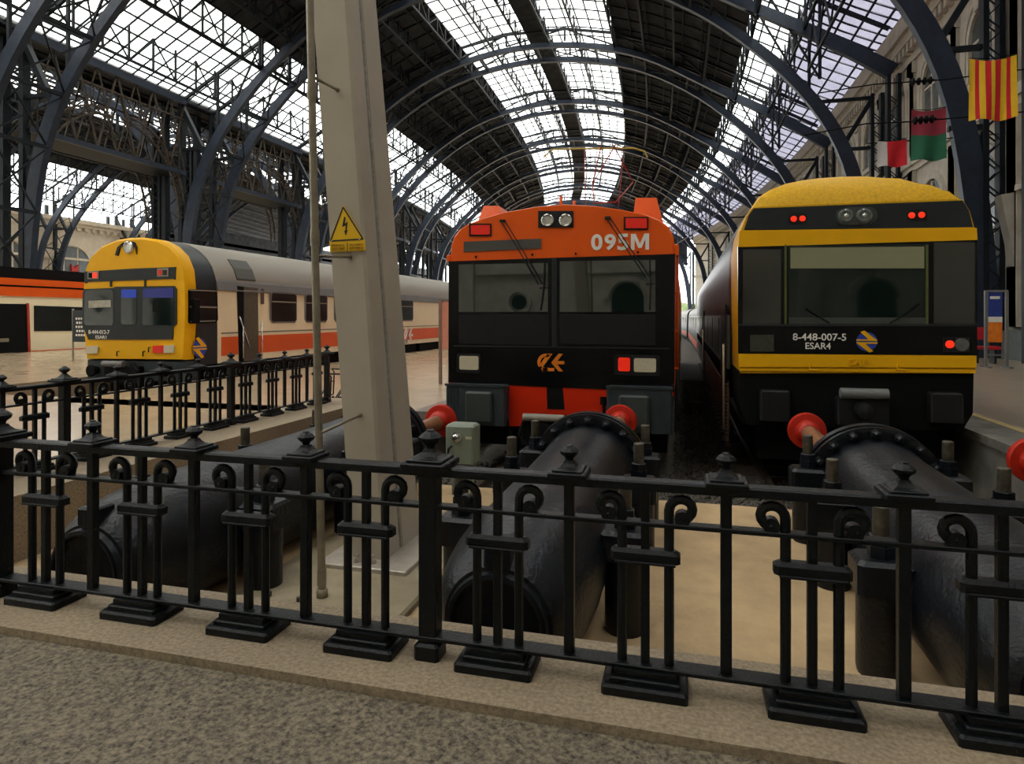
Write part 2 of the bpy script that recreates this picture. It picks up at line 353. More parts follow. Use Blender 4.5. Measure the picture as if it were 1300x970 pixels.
def rail_fence(label, origin, dirv, nb, skip_first=False):
    """railing with nb bays from the origin along dirv ('X' or 'Y')"""
    t = empty('iron_railing', origin); tag(t, label, 'railing')
    def W(a, b): return (a, b) if dirv == 'X' else (b, a)          # along, across -> x, y
    def bx(mb, a0, a1, b0, b1, z0, z1, c=None):
        x0, y0 = W(a0, b0); x1, y1 = W(a1, b1)
        x0, x1 = min(x0, x1), max(x0, x1); y0, y1 = min(y0, y1), max(y0, y1)
        return mb.cbox(x0, x1, y0, y1, z0, z1, c) if c else mb.box(x0, x1, y0, y1, z0, z1)
    Ltot = nb * 4 * SP
    bx(MB(), 0, Ltot, -.032, .032, RZ - .032, RZ, .006).build('top_rail', IRON, t)
    bx(MB(), 0, Ltot, -.024, .024, .547, .561, .003).build('middle_rail', IRON, t)
    bx(MB(), 0, Ltot, -.036, .036, .070, .084, .003).build('bottom_rail', IRON, t)
    for k in range(nb * 4 + 1):
        a = k * SP; big = k % 4 == 0
        if big and not (k == 0 and skip_first):
            p = MB(); bx(p, a - .034, a + .034, -.034, .034, 0.02, RZ - .03, .004); bx(p, a - .048, a + .048, -.048, .048, 0, .06, .01)
            p.build('post', IRON, t)
        elif not big:
            bx(MB(), a - .0175, a + .0175, -.0175, .0175, .08, RZ - .03, .003).build('baluster', IRON, t)
        if not (k == 0 and skip_first):
            x, y = W(a, 0); finial_mb(x, y, RZ, big).build('finial', IRON, t)
    for k in range(nb * 4):
        a = (k + .5) * SP
        b = MB(); bx(b, a - .14, a + .14, -.085, .085, 0, .034, .008); bx(b, a - .115, a + .115, -.065, .065, .03, .052, .004)
        x0, y0 = W(a - .10, -.05); x1, y1 = W(a + .10, .05)
        b.box(x0, x1, y0, y1, .05, .072)
        b.build('base_block', IRON, t)
        c = MB(); bx(c, a - .115, a + .115, -.028, .028, .428, .468, .012); bx(c, a - .10, a + .10, -.034, .034, .422, .430, .002)
        c.build('collar', IRON, t)
        bx(MB(), a - .0145, a + .0145, -.0145, .0145, .08, RZ - .03, .003).build('baluster', IRON, t)
        for sg in (-1, 1):
            pts = [(W(a + sg * (.078 + p), 0)[0], W(a + sg * (.078 + p), 0)[1], z) for p, z in scroll_path(0, 0, sg, .655, dirv)]
            rs = [.0165] * (len(pts) - 2) + [.020, .024]
            q = MB().tube(pts, rs, 8)
            ex, ey = W(0, 1)
            c0 = Vector(pts[-1]); q.tube([c0 - Vector((ex, ey, 0)) * .02, c0 + Vector((ex, ey, 0)) * .02], .026, 12)
            q.build('scroll_bar', IRON, t)
    return t
rail_fence('long black iron railing with scrolled bars across the front on the granite kerb', (X0 - 4 * SP, FY, 0), 'X', 3)
rail_fence('black iron railing running away from camera beside the left platform', (X0 - 4 * SP, FY, 0), 'Y', 3, True)

# ------------------------------------------------------------------ hydraulic buffers
AZ = H - 1.33
def hydraulic_buffer(x, label, yf=5.48, near=2.66, disc=8.3, saddles=(3.57, 4.7, 5.5), tank=True):
    t = empty('hydraulic_buffer', (x, near, ZPAD)); tag(t, label, 'buffer stop', 'hydraulic buffer stops at the track ends')
    R = .385
    dz = AZ - ZPAD
    L = yf - near
    body = [(.02, .20), (.03, .245), (.08, .29), (.16, .325), (.28, .355), (.42, .375), (.58, R), (L * .6, R), (L - .25, R + .01), (L - .03, R + .03)]
    MB().lathe(body, (0, 0, dz), 'Y', 48).build('tank', TANK, t)
    e = MB().lathe([(.03, .19), (-.005, .195), (-.01, .205), (-.005, .222), (.03, .23)], (0, 0, dz), 'Y', 40); e.lathe([(.012, .03), (.016, .19), (.03, .19)], (0, 0, dz), 'Y', 32)
    e.build('end_cover', TANK, t)
    slot = MB().cbox(-.06, .06, .01, .14, dz + .245, dz + .335, .01); slot.build('recess_block', TANK, t)  # raised block added to stand in for a dark recess in the dome
    # bolted flange
    fl = MB().lathe([(L - .04, .47), (L - .035, .50), (L + .01, .50), (L + .015, .44), (L + .05, .44), (L + .055, .505), (L + .12, .51), (L + .125, .40)], (0, 0, dz), 'Y', 56)
    fl.build('flange', TANK, t)
    for k in range(18):
        a = 2 * math.pi * (k + .5) / 18
        c = (math.cos(a) * .452, math.sin(a) * .452)
        MB().lathe([(L - .10, .012), (L - .09, .026), (L - .066, .030), (L - .062, .040), (L - .035, .040)], (c[0], 0, dz + c[1]), 'Y', 6, smooth=False).build('bolt', TANK, t)
    for ys in saddles:
        y = ys - near
        for sg in (-1, 1):
            xx = sg * .47
            lg = MB(); lg.lathe([(0, .105), (.03, .11), (.42, .11)], (xx, y, 0), 'Z', 20)
            lg.cbox(xx - .125, xx + .125, y - .11, y + .11, .40, .56, .02)
            lg.box(min(xx, sg * .33), max(xx, sg * .33), y - .10, y + .10, .44, .54)
            lg.build('leg', TANK, t)
            MB().lathe([(.55, .03), (.56, .037), (.80, .037), (.805, .032)], (xx, y, 0), 'Z', 14).build('stud', BOLT, t)
            n = MB().lathe([(.56, .062), (.615, .062)], (xx, y, 0), 'Z', 6, smooth=False); n.lathe([(.615, .055), (.66, .055), (.665, .048)], (xx, y, 0), 'Z', 6, smooth=False)
            n.build('nut', TANK, t)
    # ram and disc
    D = disc - near
    rm = MB().lathe([(L + .12, .30), (L + .22, .30), (L + .24, .27), (L + .34, .26), (L + .36, .14), (L + .45, .13)], (0, 0, dz), 'Y', 32); rm.build('ram_housing', TANK, t)
    MB().lathe([(L + .44, .085), (D - .05, .085)], (0, 0, dz), 'Y', 24).build('plunger', BROWN, t)
    d = MB().lathe([(D - .16, .09), (D - .13, .12), (D - .05, .135), (D - .04, .20), (D - .02, .21), (D + .02, .21), (D + .04, .19), (D + .045, .05)], (0, 0, dz), 'Y', 36)
    d.build('buffer_disc', RED, t)
    return t
hydraulic_buffer(-3.0, 'black hydraulic buffer tank at left beyond the railing, brown plunger and red disc', 6.0, 2.66, 7.75, (3.5, 4.55, 5.6))
hydraulic_buffer(-.78, 'central black hydraulic buffer tank in front of the orange train', 5.48)
hydraulic_buffer(1.385, 'right black hydraulic buffer tank in front of the yellow and black train', 5.4, 2.62, 8.15, (3.45, 4.5, 5.35))
hydraulic_buffer(3.12, 'hydraulic buffer at the right frame edge beside the right platform', 5.4, 2.62, 7.0, (3.45, 4.5, 5.35))

# ------------------------------------------------------------------ mast, pole, plate
struct('trim_6', MB().cbox(-2.62, -1.52, 3.05, 5.2, ZPAD - .05, ZPAD + .045, .015), PLINTH)
ZQ = ZPAD + .045
mt = empty('catenary_mast', (-2.0, 3.9, ZQ)); tag(mt, 'tall grey welded steel catenary mast carrying a yellow warning sign', 'mast')
world_part(MB().cbox(-2.36, -1.72, 3.82, 4.62, ZQ, ZQ + .03, .006), 'base_plate', GALV, mt)
mx0, mx1 = PY(449, 705, 3.98)[0], PY(494, 705, 3.98)[0]
def mast_ring(z):
    k = (z - ZQ) / 3.4
    a = mx0 - .265 * k - (.02 * max(0, k - .5)); b = a + .245 + .02 * k
    yb = 4.52 - .10 * k
    return a, b, 3.97, yb
m = MB(); rings = []
for z in (ZQ + .03, .6, 1.25, 2., 3., 4.5, 7.):
    a, b, y0, y1 = mast_ring(z); ym = y0 + (y1 - y0) * .46
    rings.append([(a, y0, z), (b - .02, y0, z), (b, y0 + .02, z), (b, ym - .03, z), (b - .018, ym - .015, z), (b - .018, ym + .01, z), (b + .004, ym + .02, z), (b + .012, y1, z), (a, y1, z)])
m.loft(rings, smooth=False); world_part(m, 'column', MAST, mt)
w_ = MB(); pts = []
for i in range(60):
    z = ZQ + .04 + i * .11; a, b, y0, y1 = mast_ring(z); pts.append((b - .008 + .003 * math.sin(i * 7.3), y0 + (y1 - y0) * .46 + .002 * math.sin(i * 5.1), z))
w_.tube(pts, .012, 6); world_part(w_, 'weld_seam', MASTD, mt)
for (u, v) in ((453, 700), (473, 705)):
    x, z = PY(u, v, 3.90)
    world_part(MB().lathe([(0, .026), (.03, .026), (.03, .015), (.055, .015)], (x, 3.90, ZQ + .03), 'Z', 6, smooth=False), 'bolt', GALV, mt)
# warning sign on the mast
sg = empty('warning_sign', (*[PY(441, 300, 3.96)[0]], 3.96, 1.7)); tag(sg, 'yellow triangular high voltage warning sign fixed to the grey mast', 'sign')
def SP_(u, v, Y=3.955): return PY(u, v, Y)
y0, y1 = 3.962, 3.956
world_part(MB().prism([SP_(418.5, 320), SP_(463.5, 318), SP_(463, 305), SP_(437, 262), SP_(434.5, 262), SP_(418, 306)], y0, y1), 'plate', SIGNY, sg)
k = MB(); A_, B_, C_ = SP_(419.5, 306), SP_(461, 303.5), SP_(435.5, 263)
for p, q in ((A_, B_), (B_, C_), (C_, A_)): k.bar((p[0], y1 - .001, p[1]), (q[0], y1 - .001, q[1]), .002, .0095 if False else .011, up=(0, 1, 0)) if False else k.bar((p[0], y1 - .001, p[1]), (q[0], y1 - .001, q[1]), .010, .002, up=(0, 1, 0))
p0 = SP_(441, 308); p1 = SP_(441, 319); k.bar((p0[0], y1 - .001, p0[1]), (p1[0], y1 - .001, p1[1]), .004, .002, up=(0, 1, 0))
bolt = [SP_(437, 275), SP_(439, 276), SP_(437.5, 284), SP_(441.5, 282), SP_(440, 292), SP_(441.5, 292), SP_(439, 299), SP_(437, 293), SP_(438.5, 293), SP_(439, 286), SP_(434.5, 288)]
k.prism(bolt, y1, y1 - .003)
world_part(k, 'warning_symbol', SIGNK, sg)
k = MB(); a = SP_(421, 310.5); b = SP_(438, 317.5); text_fit(k, 'PERILL', a[0], b[0], SP_(421, 313)[1], a[1], 'XZ', y1 - .001); text_fit(k, 'ELECTRIC', a[0], b[0], b[1], SP_(421, 314.6)[1], 'XZ', y1 - .001)
SLM = mat('sign_lettering', (.45, .25, .01), .5); world_part(k, 'lettering', SLM, sg); k = MB()
a = SP_(444, 309.5); b = SP_(461, 316.5); text_fit(k, 'PELIGRO', a[0], b[0], SP_(444, 312)[1], a[1], 'XZ', y1 - .001); text_fit(k, 'ELECTRICO', a[0], b[0], b[1], SP_(444, 313.6)[1], 'XZ', y1 - .001)
world_part(k, 'lettering', mat('sign_lettering', (.45, .25, .01), .5), sg)
for u, v in ((421.5, 306), (456.5, 304)):
    x, z = SP_(u, v); world_part(MB().lathe([(-.006, .006), (0, .009)], (x, y1, z), 'Y', 8), 'rivet', CHROME, sg)
# conduit pole
cp = empty('conduit_pole', (-2.3, 3.35, ZQ)); tag(cp, 'slim galvanised conduit pole standing left of the grey mast', 'pole')
PYp = 3.42
b0 = PY(409, 760, PYp); tp = PY(393.5, 0, PYp); k = (7 - ZQ) / (tp[1] - ZQ)
xt = b0[0] + (tp[0] - b0[0]) * k
zj = [ZQ, .3, 2.0, 7]
pts = [(b0[0] + (xt - b0[0]) * (z - ZQ) / (7 - ZQ), PYp, z) for z in (ZQ, .4, 2.45, 7.)]
world_part(MB().tube(pts, .023, 14), 'pipe', PIPE, cp)
for z in (ZQ + .12, 1.72, 2.6):
    x = b0[0] + (xt - b0[0]) * (z - ZQ) / (7 - ZQ); world_part(MB().tube([(x, PYp, z - .05), (x, PYp, z + .05)], .027, 14), 'pipe_coupling', PIPE, cp)
world_part(MB().tube([(b0[0], PYp, ZQ), (b0[0], PYp, ZQ + .05)], .034, 10), 'foot_collar', PIPE, cp)
for (u0, v0, u1, v1) in ((396, 97, 428, 114), (402, 325, 444, 326), (409, 549, 457, 527)):
    a = PY(u0, v0, PYp); b = PY(u1, v1, 3.96)
    br = MB().tube([(a[0], PYp - .01, a[1]), (b[0], 3.965, b[1])], .010, 8); br.lathe([(-.012, .014), (.0, .016)], (b[0], 3.965, b[1]), 'Y', 8)
    world_part(br, 'bracket', PIPE, cp)
# anchor bolts in the slab
for (x, y, hh, lab) in ((-2.50, 3.46, .12, 'taller rusty anchor bolt with nut left of the conduit pole'), (-2.40, 3.34, .06, 'short rusty anchor bolt between the taller one and the conduit pole'), (-2.13, 3.26, .06, 'short rusty anchor bolt right at the foot of the conduit pole')):
    e = empty('anchor_bolt', (x, y, ZQ)); tag(e, lab, 'bolt')
    MB().lathe([(0, .014), (hh, .014), (hh + .003, .01)], (0, 0, 0), 'Z', 10).build('shank', BOLT, e)
    MB().lathe([(0, .03), (.028, .03)], (0, 0, 0), 'Z', 6, smooth=False).build('nut', BOLT, e)
# control cabinet between tanks
YB = 5.75
a = PY(565, 539, YB); b = PY(601, 590, YB)
cb = empty('control_box', ((a[0] + b[0]) / 2, YB, ZPAD)); tag(cb, 'grey-green electrical control box on thin legs beside the orange train\'s buffer', 'electrical box')
c = MB(); c.cbox(a[0], b[0], YB, YB + .22, b[1], a[1], .02); world_part(c, 'housing', BOXG, cb)
x, z = PY(580, 555, YB)
world_part(MB().lathe([(-.05, .02), (-.04, .032), (-.01, .034), (-.008, .05), (.0, .05)], (x, YB, z), 'Y', 20), 'knob', CHROME, cb)
x, z = PY(595, 556, YB); world_part(MB().box(x - .03, x + .03, YB - .008, YB, z - .012, z + .012), 'name_plate', LAMP, cb)
x, z = PY(572, 568, YB); world_part(MB().tube([(x - .02, YB - .02, z - .05), (x, YB - .04, z), (x + .02, YB - .02, z + .02)], .012, 6), 'lever', BLKM, cb)
for xx in (a[0] + .05, b[0] - .05): world_part(MB().box(xx - .015, xx + .015, YB + .09, YB + .13, ZPAD, b[1]), 'leg', BOXG, cb)

# ------------------------------------------------------------------ logos
def renfe_logo(mb_b, mb_y, cx, cz, r, Y, plane='XZ', s=1, only_blue=False):
    """blue disc with the double yellow arrow; s mirrors"""
    n = 28
    circ = [(cx + r * math.cos(2 * math.pi * i / n), cz + r * math.sin(2 * math.pi * i / n)) for i in range(n)]
    sg_ = -1 if plane == 'XZ' else 1
    if mb_b is not None: mb_b.prism(circ, Y, Y + sg_ * .004, 0, plane)
    z_ = [(-1.05, .12), (.10, .12), (-.55, .98), (-.25, 1.02), (1.05, -.08), (-1.05, -.08)]
    z2 = [(-p, -q) for p, q in z_]
    up = [(-1.0, .10), (.15, .10), (-.62, .88), (-.22, 1.02), (.98, .02), (.98, -.06), (-1.0, -.06)]
    for P in (up, [(-p, -q - .0) for p, q in up]):
        o = .13 if P is up else -.13
        mb_y.prism([(cx + s * p * r, cz + (q + o) * r) for p, q in P], Y + sg_ * .004, Y + sg_ * .009, 0, plane)

# ------------------------------------------------------------------ carriage section
def section(xc, w, zb, zs, zt, n=12, p=2.2, tum=0.04):
    """closed ring (x,z): straight sides then a curved roof"""
    pts = [(xc - w, zb), (xc - w - 0, (zb + zs) / 2), (xc - w + tum, zs)]
    for i in range(1, n):
        a = math.pi - math.pi * i / n
        cx = math.copysign(abs(math.cos(a)) ** (2 / p), math.cos(a)); sz = abs(math.sin(a)) ** (2 / p)
        pts.append((xc + (w - tum) * cx, zs + (zt - zs) * sz))
    pts += [(xc + w - tum, zs), (xc + w, (zb + zs) / 2), (xc + w, zb)]
    return pts
def bogie(parent, xc, y, name='bogie'):
    b = MB()
    for dy in (-1.2, 1.2):
        for sx in (-1, 1): b.lathe([(-.06, .44), (.0, .48), (.06, .44)], (xc + sx * .97, y + dy, ZR + .485), 'X', 20)
        b.box(xc - 1.0, xc + 1.0, y + dy - .07, y + dy + .07, ZR + .4, ZR + .54)
    b.box(xc - 1.25, xc - 1.05, y - 1.7, y + 1.7, ZR + .4, ZR + .65); b.box(xc + 1.05, xc + 1.25, y - 1.7, y + 1.7, ZR + .4, ZR + .65)
    world_part(b, name, UNDER, parent)

# ---------------- orange train
YO = 9.43
def O(u, v, Y=YO): return PY(u, v, Y)
ot = empty('orange_train', (O(713, 500)[0], YO, ZR)); tag(ot, 'bright orange electric train with black windscreen band numbered 095M', 'train')
top = [(571, 330), (572, 312), (576, 300), (583, 291), (594, 284), (612, 277), (640, 269), (680, 262), (715, 259), (755, 261), (790, 266), (820, 272), (838, 279), (849, 288), (855, 300), (857, 322)]
outline = [O(570, 492)] + [O(u, v) for u, v in top] + [O(856, 498)]
ZOB = outline[0][1]
# body shell behind the face, front panels separate
cxo = sum(p[0] for p in (outline[0], outline[-1])) / 2
def ins(poly, k, dz=0):
    return [(cxo + (x - cxo) * k, z - dz) for x, z in poly]
m = MB(); m.loft([[(x, YO + .06, z) for x, z in ins(outline, .985, .03)], [(x, YO + .25, z) for x, z in outline], [(x, YO + 27, z) for x, z in outline]], smooth=True)
world_part(m, 'body', ORANGE, ot)
# upper orange fascia, lower fascia
up = [O(571, 332)] + [O(u, v) for u, v in top[1:-1]] + [O(857, 322)]
world_part(MB().loft([[(x, YO, z) for x, z in ins(up, .985, .012)], [(x, YO + .04, z) for x, z in up], [(x, YO + .12, z) for x, z in up]], smooth=False), 'upper_fascia', ORANGE, ot)
mask = [O(570, 332), O(700, 327.5), O(857, 322.5), O(856, 497.5), O(713, 492), O(569.5, 485)]
world_part(MB().prism(mask, YO - .015, YO + .10), 'windscreen_surround', BLK, ot)
for q in ((583, 336, 696, 396), (711, 332, 832, 396)):
    world_part(MB().prism([O(q[0], q[1]), O(q[2], q[1] - 2), O(q[2], q[3]), O(q[0], q[3])], YO - .022, YO - .012), 'windscreen', WSCR, ot)
for q in ((583, 399, 697, 436), (711, 399, 832, 436)):
    world_part(MB().prism([O(q[0], q[1]), O(q[2], q[1]), O(q[2], q[3] + 2), O(q[0], q[3])], YO - .018, YO - .012), 'lower_panel', BLKM, ot)
x, _ = O(704, 400); world_part(MB().box(x - .035, x + .035, YO - .03, YO, O(704, 440)[1], O(704, 328)[1]), 'centre_pillar', CHAR, ot)
z1 = O(700, 440)[1]; world_part(MB().box(O(576, 440)[0], O(850, 440)[0], YO - .022, YO, z1 - .015, z1 + .0), 'trim_strip', CHAR, ot)
low = [O(569.5, 485), O(713, 492), O(856, 497.5), O(855, 503), O(770, 520), O(768, 526), O(738, 527), O(668, 527), O(664, 541), O(641, 541), O(640, 500), O(570, 500)]
world_part(MB().prism(low, YO - .005, YO + .30), 'lower_fascia', REDOR, ot)
rec = [O(694, 489), O(714, 490), O(717, 520), O(695, 519)]
r_ = world_part(MB().prism(rec, YO - .012, YO + .02), 'coupler_recess', UNDER, ot)
# fittings on the face
def plate(mbname, q, m, parent, d0=-.012, d1=.01, bev=.0):
    u0, v0, u1, v1 = q
    a, b, c, d = O(u0, v0), O(u1, v0), O(u1, v1), O(u0, v1)
    return world_part(MB().prism([a, b, c, d], YO + d0, YO + d1), mbname, m, parent)
for q in ((596, 284, 624, 300), (792, 275.5, 823, 292)):
    f = plate('tail_lamp', q, BLKM, ot, -.02); q2 = (q[0] + 2.5, q[1] + 2, q[2] - 1.5, q[3] - 2)
    l = plate('lens', q2, LRED, ot, -.03, -.018); 
f = plate('headlamp_box', (683.5, 268, 728, 289), BLKM, ot, -.02)
for u in (695.5, 718.5):
    x, z = O(u, 280); world_part(MB().lathe([(-.045, .02), (-.04, .055), (-.05, .082), (-.04, .095), (-.01, .098)], (x, YO, z), 'Y', 24), 'headlamp', CHROME, ot)
a, b, c_, d = O(589, 307), O(687, 303), O(687, 315.5), O(589, 320)
world_part(MB().prism([a, b, c_, d], YO - .014, YO + .01), 'ventilation_grille', mat('grille_grey', (.07, .068, .06), .6, 0, .2, 60), ot)
for ch, ua, ub in (('0', 750.5, 765), ('9', 767.5, 782), ('5', 784, 798)):
    k = MB(); a = O(ua, 318); b = O(ub, 297 - (ua - 750) * .01); text_fit(k, ch, a[0], b[0], a[1], b[1], 'XZ', YO - .006, .03); world_part(k, 'number_lettering', WHITE, ot)
a = O(801, 317.5); b = O(824, 296.5); wM, hM = b[0] - a[0], b[1] - a[1]
k = MB(); Mp = [(0, 0), (0, 1), (.26, 1), (.5, .38), (.74, 1), (1, 1), (1, 0), (.80, 0), (.80, .68), (.59, .12), (.41, .12), (.20, .68), (.20, 0)]
k.prism([(a[0] + x * wM, a[1] + z * hM) for x, z in Mp], YO - .010, YO - .0); world_part(k, 'number_lettering', WHITE, ot)
# wipers
def wiper(path, blade):
    k = MB()
    for off in (0, 5):
        pts = [(O(u + off, v)[0], YO - .045 - .02 * (i > 0), O(u + off, v)[1]) for i, (u, v) in enumerate(path)]
        k.tube(pts, .0085, 6)
    pts = [(O(u, v)[0], YO - .05, O(u, v)[1]) for u, v in blade]; k.tube(pts, .012, 6)
    x, z = O(*blade[len(blade) // 2]); k.box(x - .06, x + .05, YO - .06, YO - .04, z - .02, z + .0)
    x, z = O(*path[0]); k.box(x - .02, x + .06, YO - .045, YO + .0, z - .02, z + .02)
    world_part(k, 'wiper', BLKM, ot)
wiper([(637, 281), (661, 320), (684, 361)], [(692, 334), (691, 365), (687, 394)])
wiper([(770, 277), (795, 315), (820, 352)], [(825, 329), (826, 360), (825, 394)])
for u, v in ((604.5, 326), (676, 323), (731, 322), (810, 320)):
    x, z = O(u, v); world_part(MB().box(x - .012, x + .012, YO - .03, YO, z - .02, z + .012), 'nozzle', UNDER, ot)
# lower lamps
def rlens(q, m, name='marker_lamp', d=-.03):
    u0, v0, u1, v1 = q; a = O(u0, v1); b = O(u1, v0); k = MB(); c = .018
    poly = [(a[0] + c, a[1]), (b[0] - c, a[1]), (b[0], a[1] + c), (b[0], b[1] - c), (b[0] - c, b[1]), (a[0] + c, b[1]), (a[0], b[1] - c), (a[0], a[1] + c)]
    k.prism(poly, YO + d, YO); return world_part(k, name, m, ot)
rlens((580, 449, 610, 473), BLKM, 'lamp_housing', -.018); rlens((584, 452, 608, 469), LAMP)
rlens((780, 451, 838, 476), BLKM, 'lamp_housing', -.018); rlens((785, 454, 800, 471), mat('lamp_red_bright', (.95, .03, .01), .25, 0, .04, 30, emit=.25)); rlens((805, 455, 833, 472), LAMP)
# orange operator logo
lg = MB()
cx_, cz_ = O(695, 460); r = .14
def arcp(cx, cz, r0, r1, a0, a1, n=12):
    return [(cx + r1 * math.cos(math.radians(a0 + (a1 - a0) * i / n)), cz + r1 * math.sin(math.radians(a0 + (a1 - a0) * i / n))) for i in range(n + 1)] + \
           [(cx + r0 * math.cos(math.radians(a1 + (a0 - a1) * i / n)), cz + r0 * math.sin(math.radians(a1 + (a0 - a1) * i / n))) for i in range(n + 1)]
def quadstrip(mb, poly, n, Y0, Y1):
    m_ = n + 1
    for i in range(n):
        q = [poly[i], poly[i + 1], poly[2 * m_ - 2 - i], poly[2 * m_ - 1 - i]]; mb.prism(q, Y0, Y1)
def c_logo(mb, cx, cz, s, Y, plane='XZ', flip=1, sgn=-1):
    """round C with bars and a left-pointing chevron"""
    def T(p): return (cx + flip * p[0] * s, cz + p[1] * s)
    n = 12; P = arcp(0, 0, .62, .98, 60, 215, n); m_ = n + 1
    for i in range(n): mb.prism([T(P[i]), T(P[i + 1]), T(P[2 * m_ - 2 - i]), T(P[2 * m_ - 1 - i])], Y, Y + sgn * .008, 0, plane)
    P = arcp(0, 0, .62, .98, 235, 285, 5); m_ = 6
    for i in range(5): mb.prism([T(P[i]), T(P[i + 1]), T(P[2 * m_ - 2 - i]), T(P[2 * m_ - 1 - i])], Y, Y + sgn * .008, 0, plane)
    for q in ([(.15, .98), (.75, .98), (-.35, -.55), (-.75, -.38)], [(-.35, -.62), (.95, -.62), (.95, -.98), (-.45, -.98)], [(.62, .0), (1.45, .98), (1.95, .98), (1.15, .0)],
              [(.62, .0), (1.15, .0), (1.95, -.98), (1.45, -.98)], [(1.15, .18), (2.1, .18), (2.1, -.18), (1.15, -.18)]):
        mb.prism([T(p) for p in q], Y, Y + sgn * .008, 0, plane)
c_logo(lg, cx_ - .02, cz_, .132, YO - .016)
world_part(lg, 'operator_logo', mat('logo_orange', (.85, .22, .01), .4), ot)
# buffer housings
for (q, pad, n_) in (((566, 490, 641, 538), (590, 498, 624, 534), 0), ((770, 493, 853, 548), (785, 503, 824, 541), 1)):
    a = O(q[0], q[3], YO - .25); b = O(q[2], q[1], YO - .25)
    k = MB(); k.cbox(a[0], b[0], YO - .25, YO + .3, a[1], b[1], .02)
    for i in range(4):
        xx = (a[0] + .03 + i * .05) if n_ == 0 else (b[0] - .03 - i * .05); k.box(xx - .008, xx + .008, YO - .262, YO - .24, a[1] + .03, b[1] - .05)
    k.box(a[0] - .01, b[0] + .01, YO - .27, YO - .2, b[1] - .02, b[1] + .012)
    h_ = world_part(k, 'buffer_housing', GREYB, ot)
    a = O(pad[0], pad[3], YO - .33); b = O(pad[2], pad[1], YO - .33)
    world_part(MB().cbox(a[0], b[0], YO - .34, YO - .24, a[1], b[1], .025), 'buffer_pad', mat('pad_grey', (.035, .045, .042), .5, 0, .1, 9), ot)
a = O(671, 525); b = O(722, 525)
k = MB(); k.lathe([(0, .045), (.01, .055), (b[0] - a[0] - .01, .055), (b[0] - a[0], .045)], (a[0], YO - .35, a[1]), 'X', 16); world_part(k, 'coupler_cylinder', ROOFG, ot)
k = MB(); k.cbox(a[0] - .04, b[0] + .08, YO - .30, YO + .2, a[1] - .42, a[1] - .04, .03); k.lathe([(-.12, .12), (-.05, .14), (.05, .14)], ((a[0] + b[0]) / 2, YO - .3, a[1] - .2), 'Y', 18)
k.tube([(a[0] - .02, YO - .3, a[1] - .1), (a[0] - .05, YO - .4, a[1] - .25), (a[0] + .1, YO - .42, a[1] - .42)], .02, 8); world_part(k, 'coupler', UNDER, ot)
for (u, v) in ((642, 506), (767, 508)):
    x, z = O(u, v); k = MB(); k.box(x - .05, x + .03, YO - .06, YO, z - .06, z + .05)
    k.tube([(x, YO - .08, z + .02), (x + .01, YO - .12, z - .15), (x + .06, YO - .1, z - .38), (x + .12, YO - .1, z - .55)], .022, 8); world_part(k, 'brake_hose', UNDER, ot)
k = MB(); k.box(O(580, 500)[0], O(846, 500)[0], YO + .31, YO + 26.5, ZR + .35, ZOB - .005); k.box(O(645, 500)[0], O(765, 500)[0], YO + .1, YO + .31, ZR + .35, O(700, 527)[1]); world_part(k, 'underframe', UNDER, ot)
bogie(ot, cxo, YO + 3.2); bogie(ot, cxo, YO + 22)
# roof gear
def hump(u0, u1, ut0, ut1, vt, vb):
    y0, y1 = YO + 1.2, YO + 4.5
    a = PY(u0, vb, y0); b = PY(u1, vb, y0); c = PY(ut1, vt, y0); d = PY(ut0, vt, y0)
    k = MB(); k.loft([[(a[0], y0, a[1]), (b[0], y0, b[1] - .1), (c[0], y0 + .15, c[1]), (d[0], y0 + .15, d[1])], [(a[0], y1, a[1]), (b[0], y1, b[1] - .1), (c[0], y1 - .15, c[1]), (d[0], y1 - .15, d[1])]], smooth=False)
    world_part(k, 'roof_box', ORANGE, ot)
hump(606, 645, 611, 630, 259.5, 282); hump(803, 844, 806, 833, 249, 282)
k = MB()
for u, v in ((712, 249), (729, 255)):
    x, z = PY(u, v, YO + .9); x2, zb = PY(u, 262, YO + .9); k.tube([(x, YO + .9, zb - .1), (x, YO + .9, z)], .025, 8)
world_part(k, 'roof_horn', ORANGE, ot)
k = MB(); ypt = YO + 5
bx_ = PY(772, 256, ypt); tx_ = PY(776, 184, ypt + 1.2)
zt_ = PY(760, 188, ypt)[1]; za = PY(760, 258, ypt)[1]
xa, xb = PY(745, 250, ypt)[0], PY(800, 250, ypt)[0]
for (p, q) in (((xa + .25, ypt - .6, za - .1), (xa, ypt + .9, (za + zt_) / 2)), ((xb - .25, ypt - .6, za - .1), (xb, ypt + .9, (za + zt_) / 2)), ((xa, ypt + .9, (za + zt_) / 2), (xa + .35, ypt - .2, zt_)), ((xb, ypt + .9, (za + zt_) / 2), (xb - .35, ypt - .2, zt_)), ((xa + .25, ypt - .6, za - .1), (xb - .25, ypt - .6, za - .1)), ((xa, ypt + .9, (za + zt_) / 2), (xb - .3, ypt - .2, zt_))):
    k.tube([p, q], .015, 6)
world_part(k, 'pantograph', DKRED, ot)
for xw, sx in ((outline[0][0], -1), (outline[-1][0], 1)):
    for i in range(9):
        y = YO + 1.2 + i * 2.85
        world_part(MB().box(xw - .012 + 0, xw + .012, y, y + 2.35, .05 if i % 3 else -.6, 1.35), 'window' if i % 3 else 'door', WIN, ot)
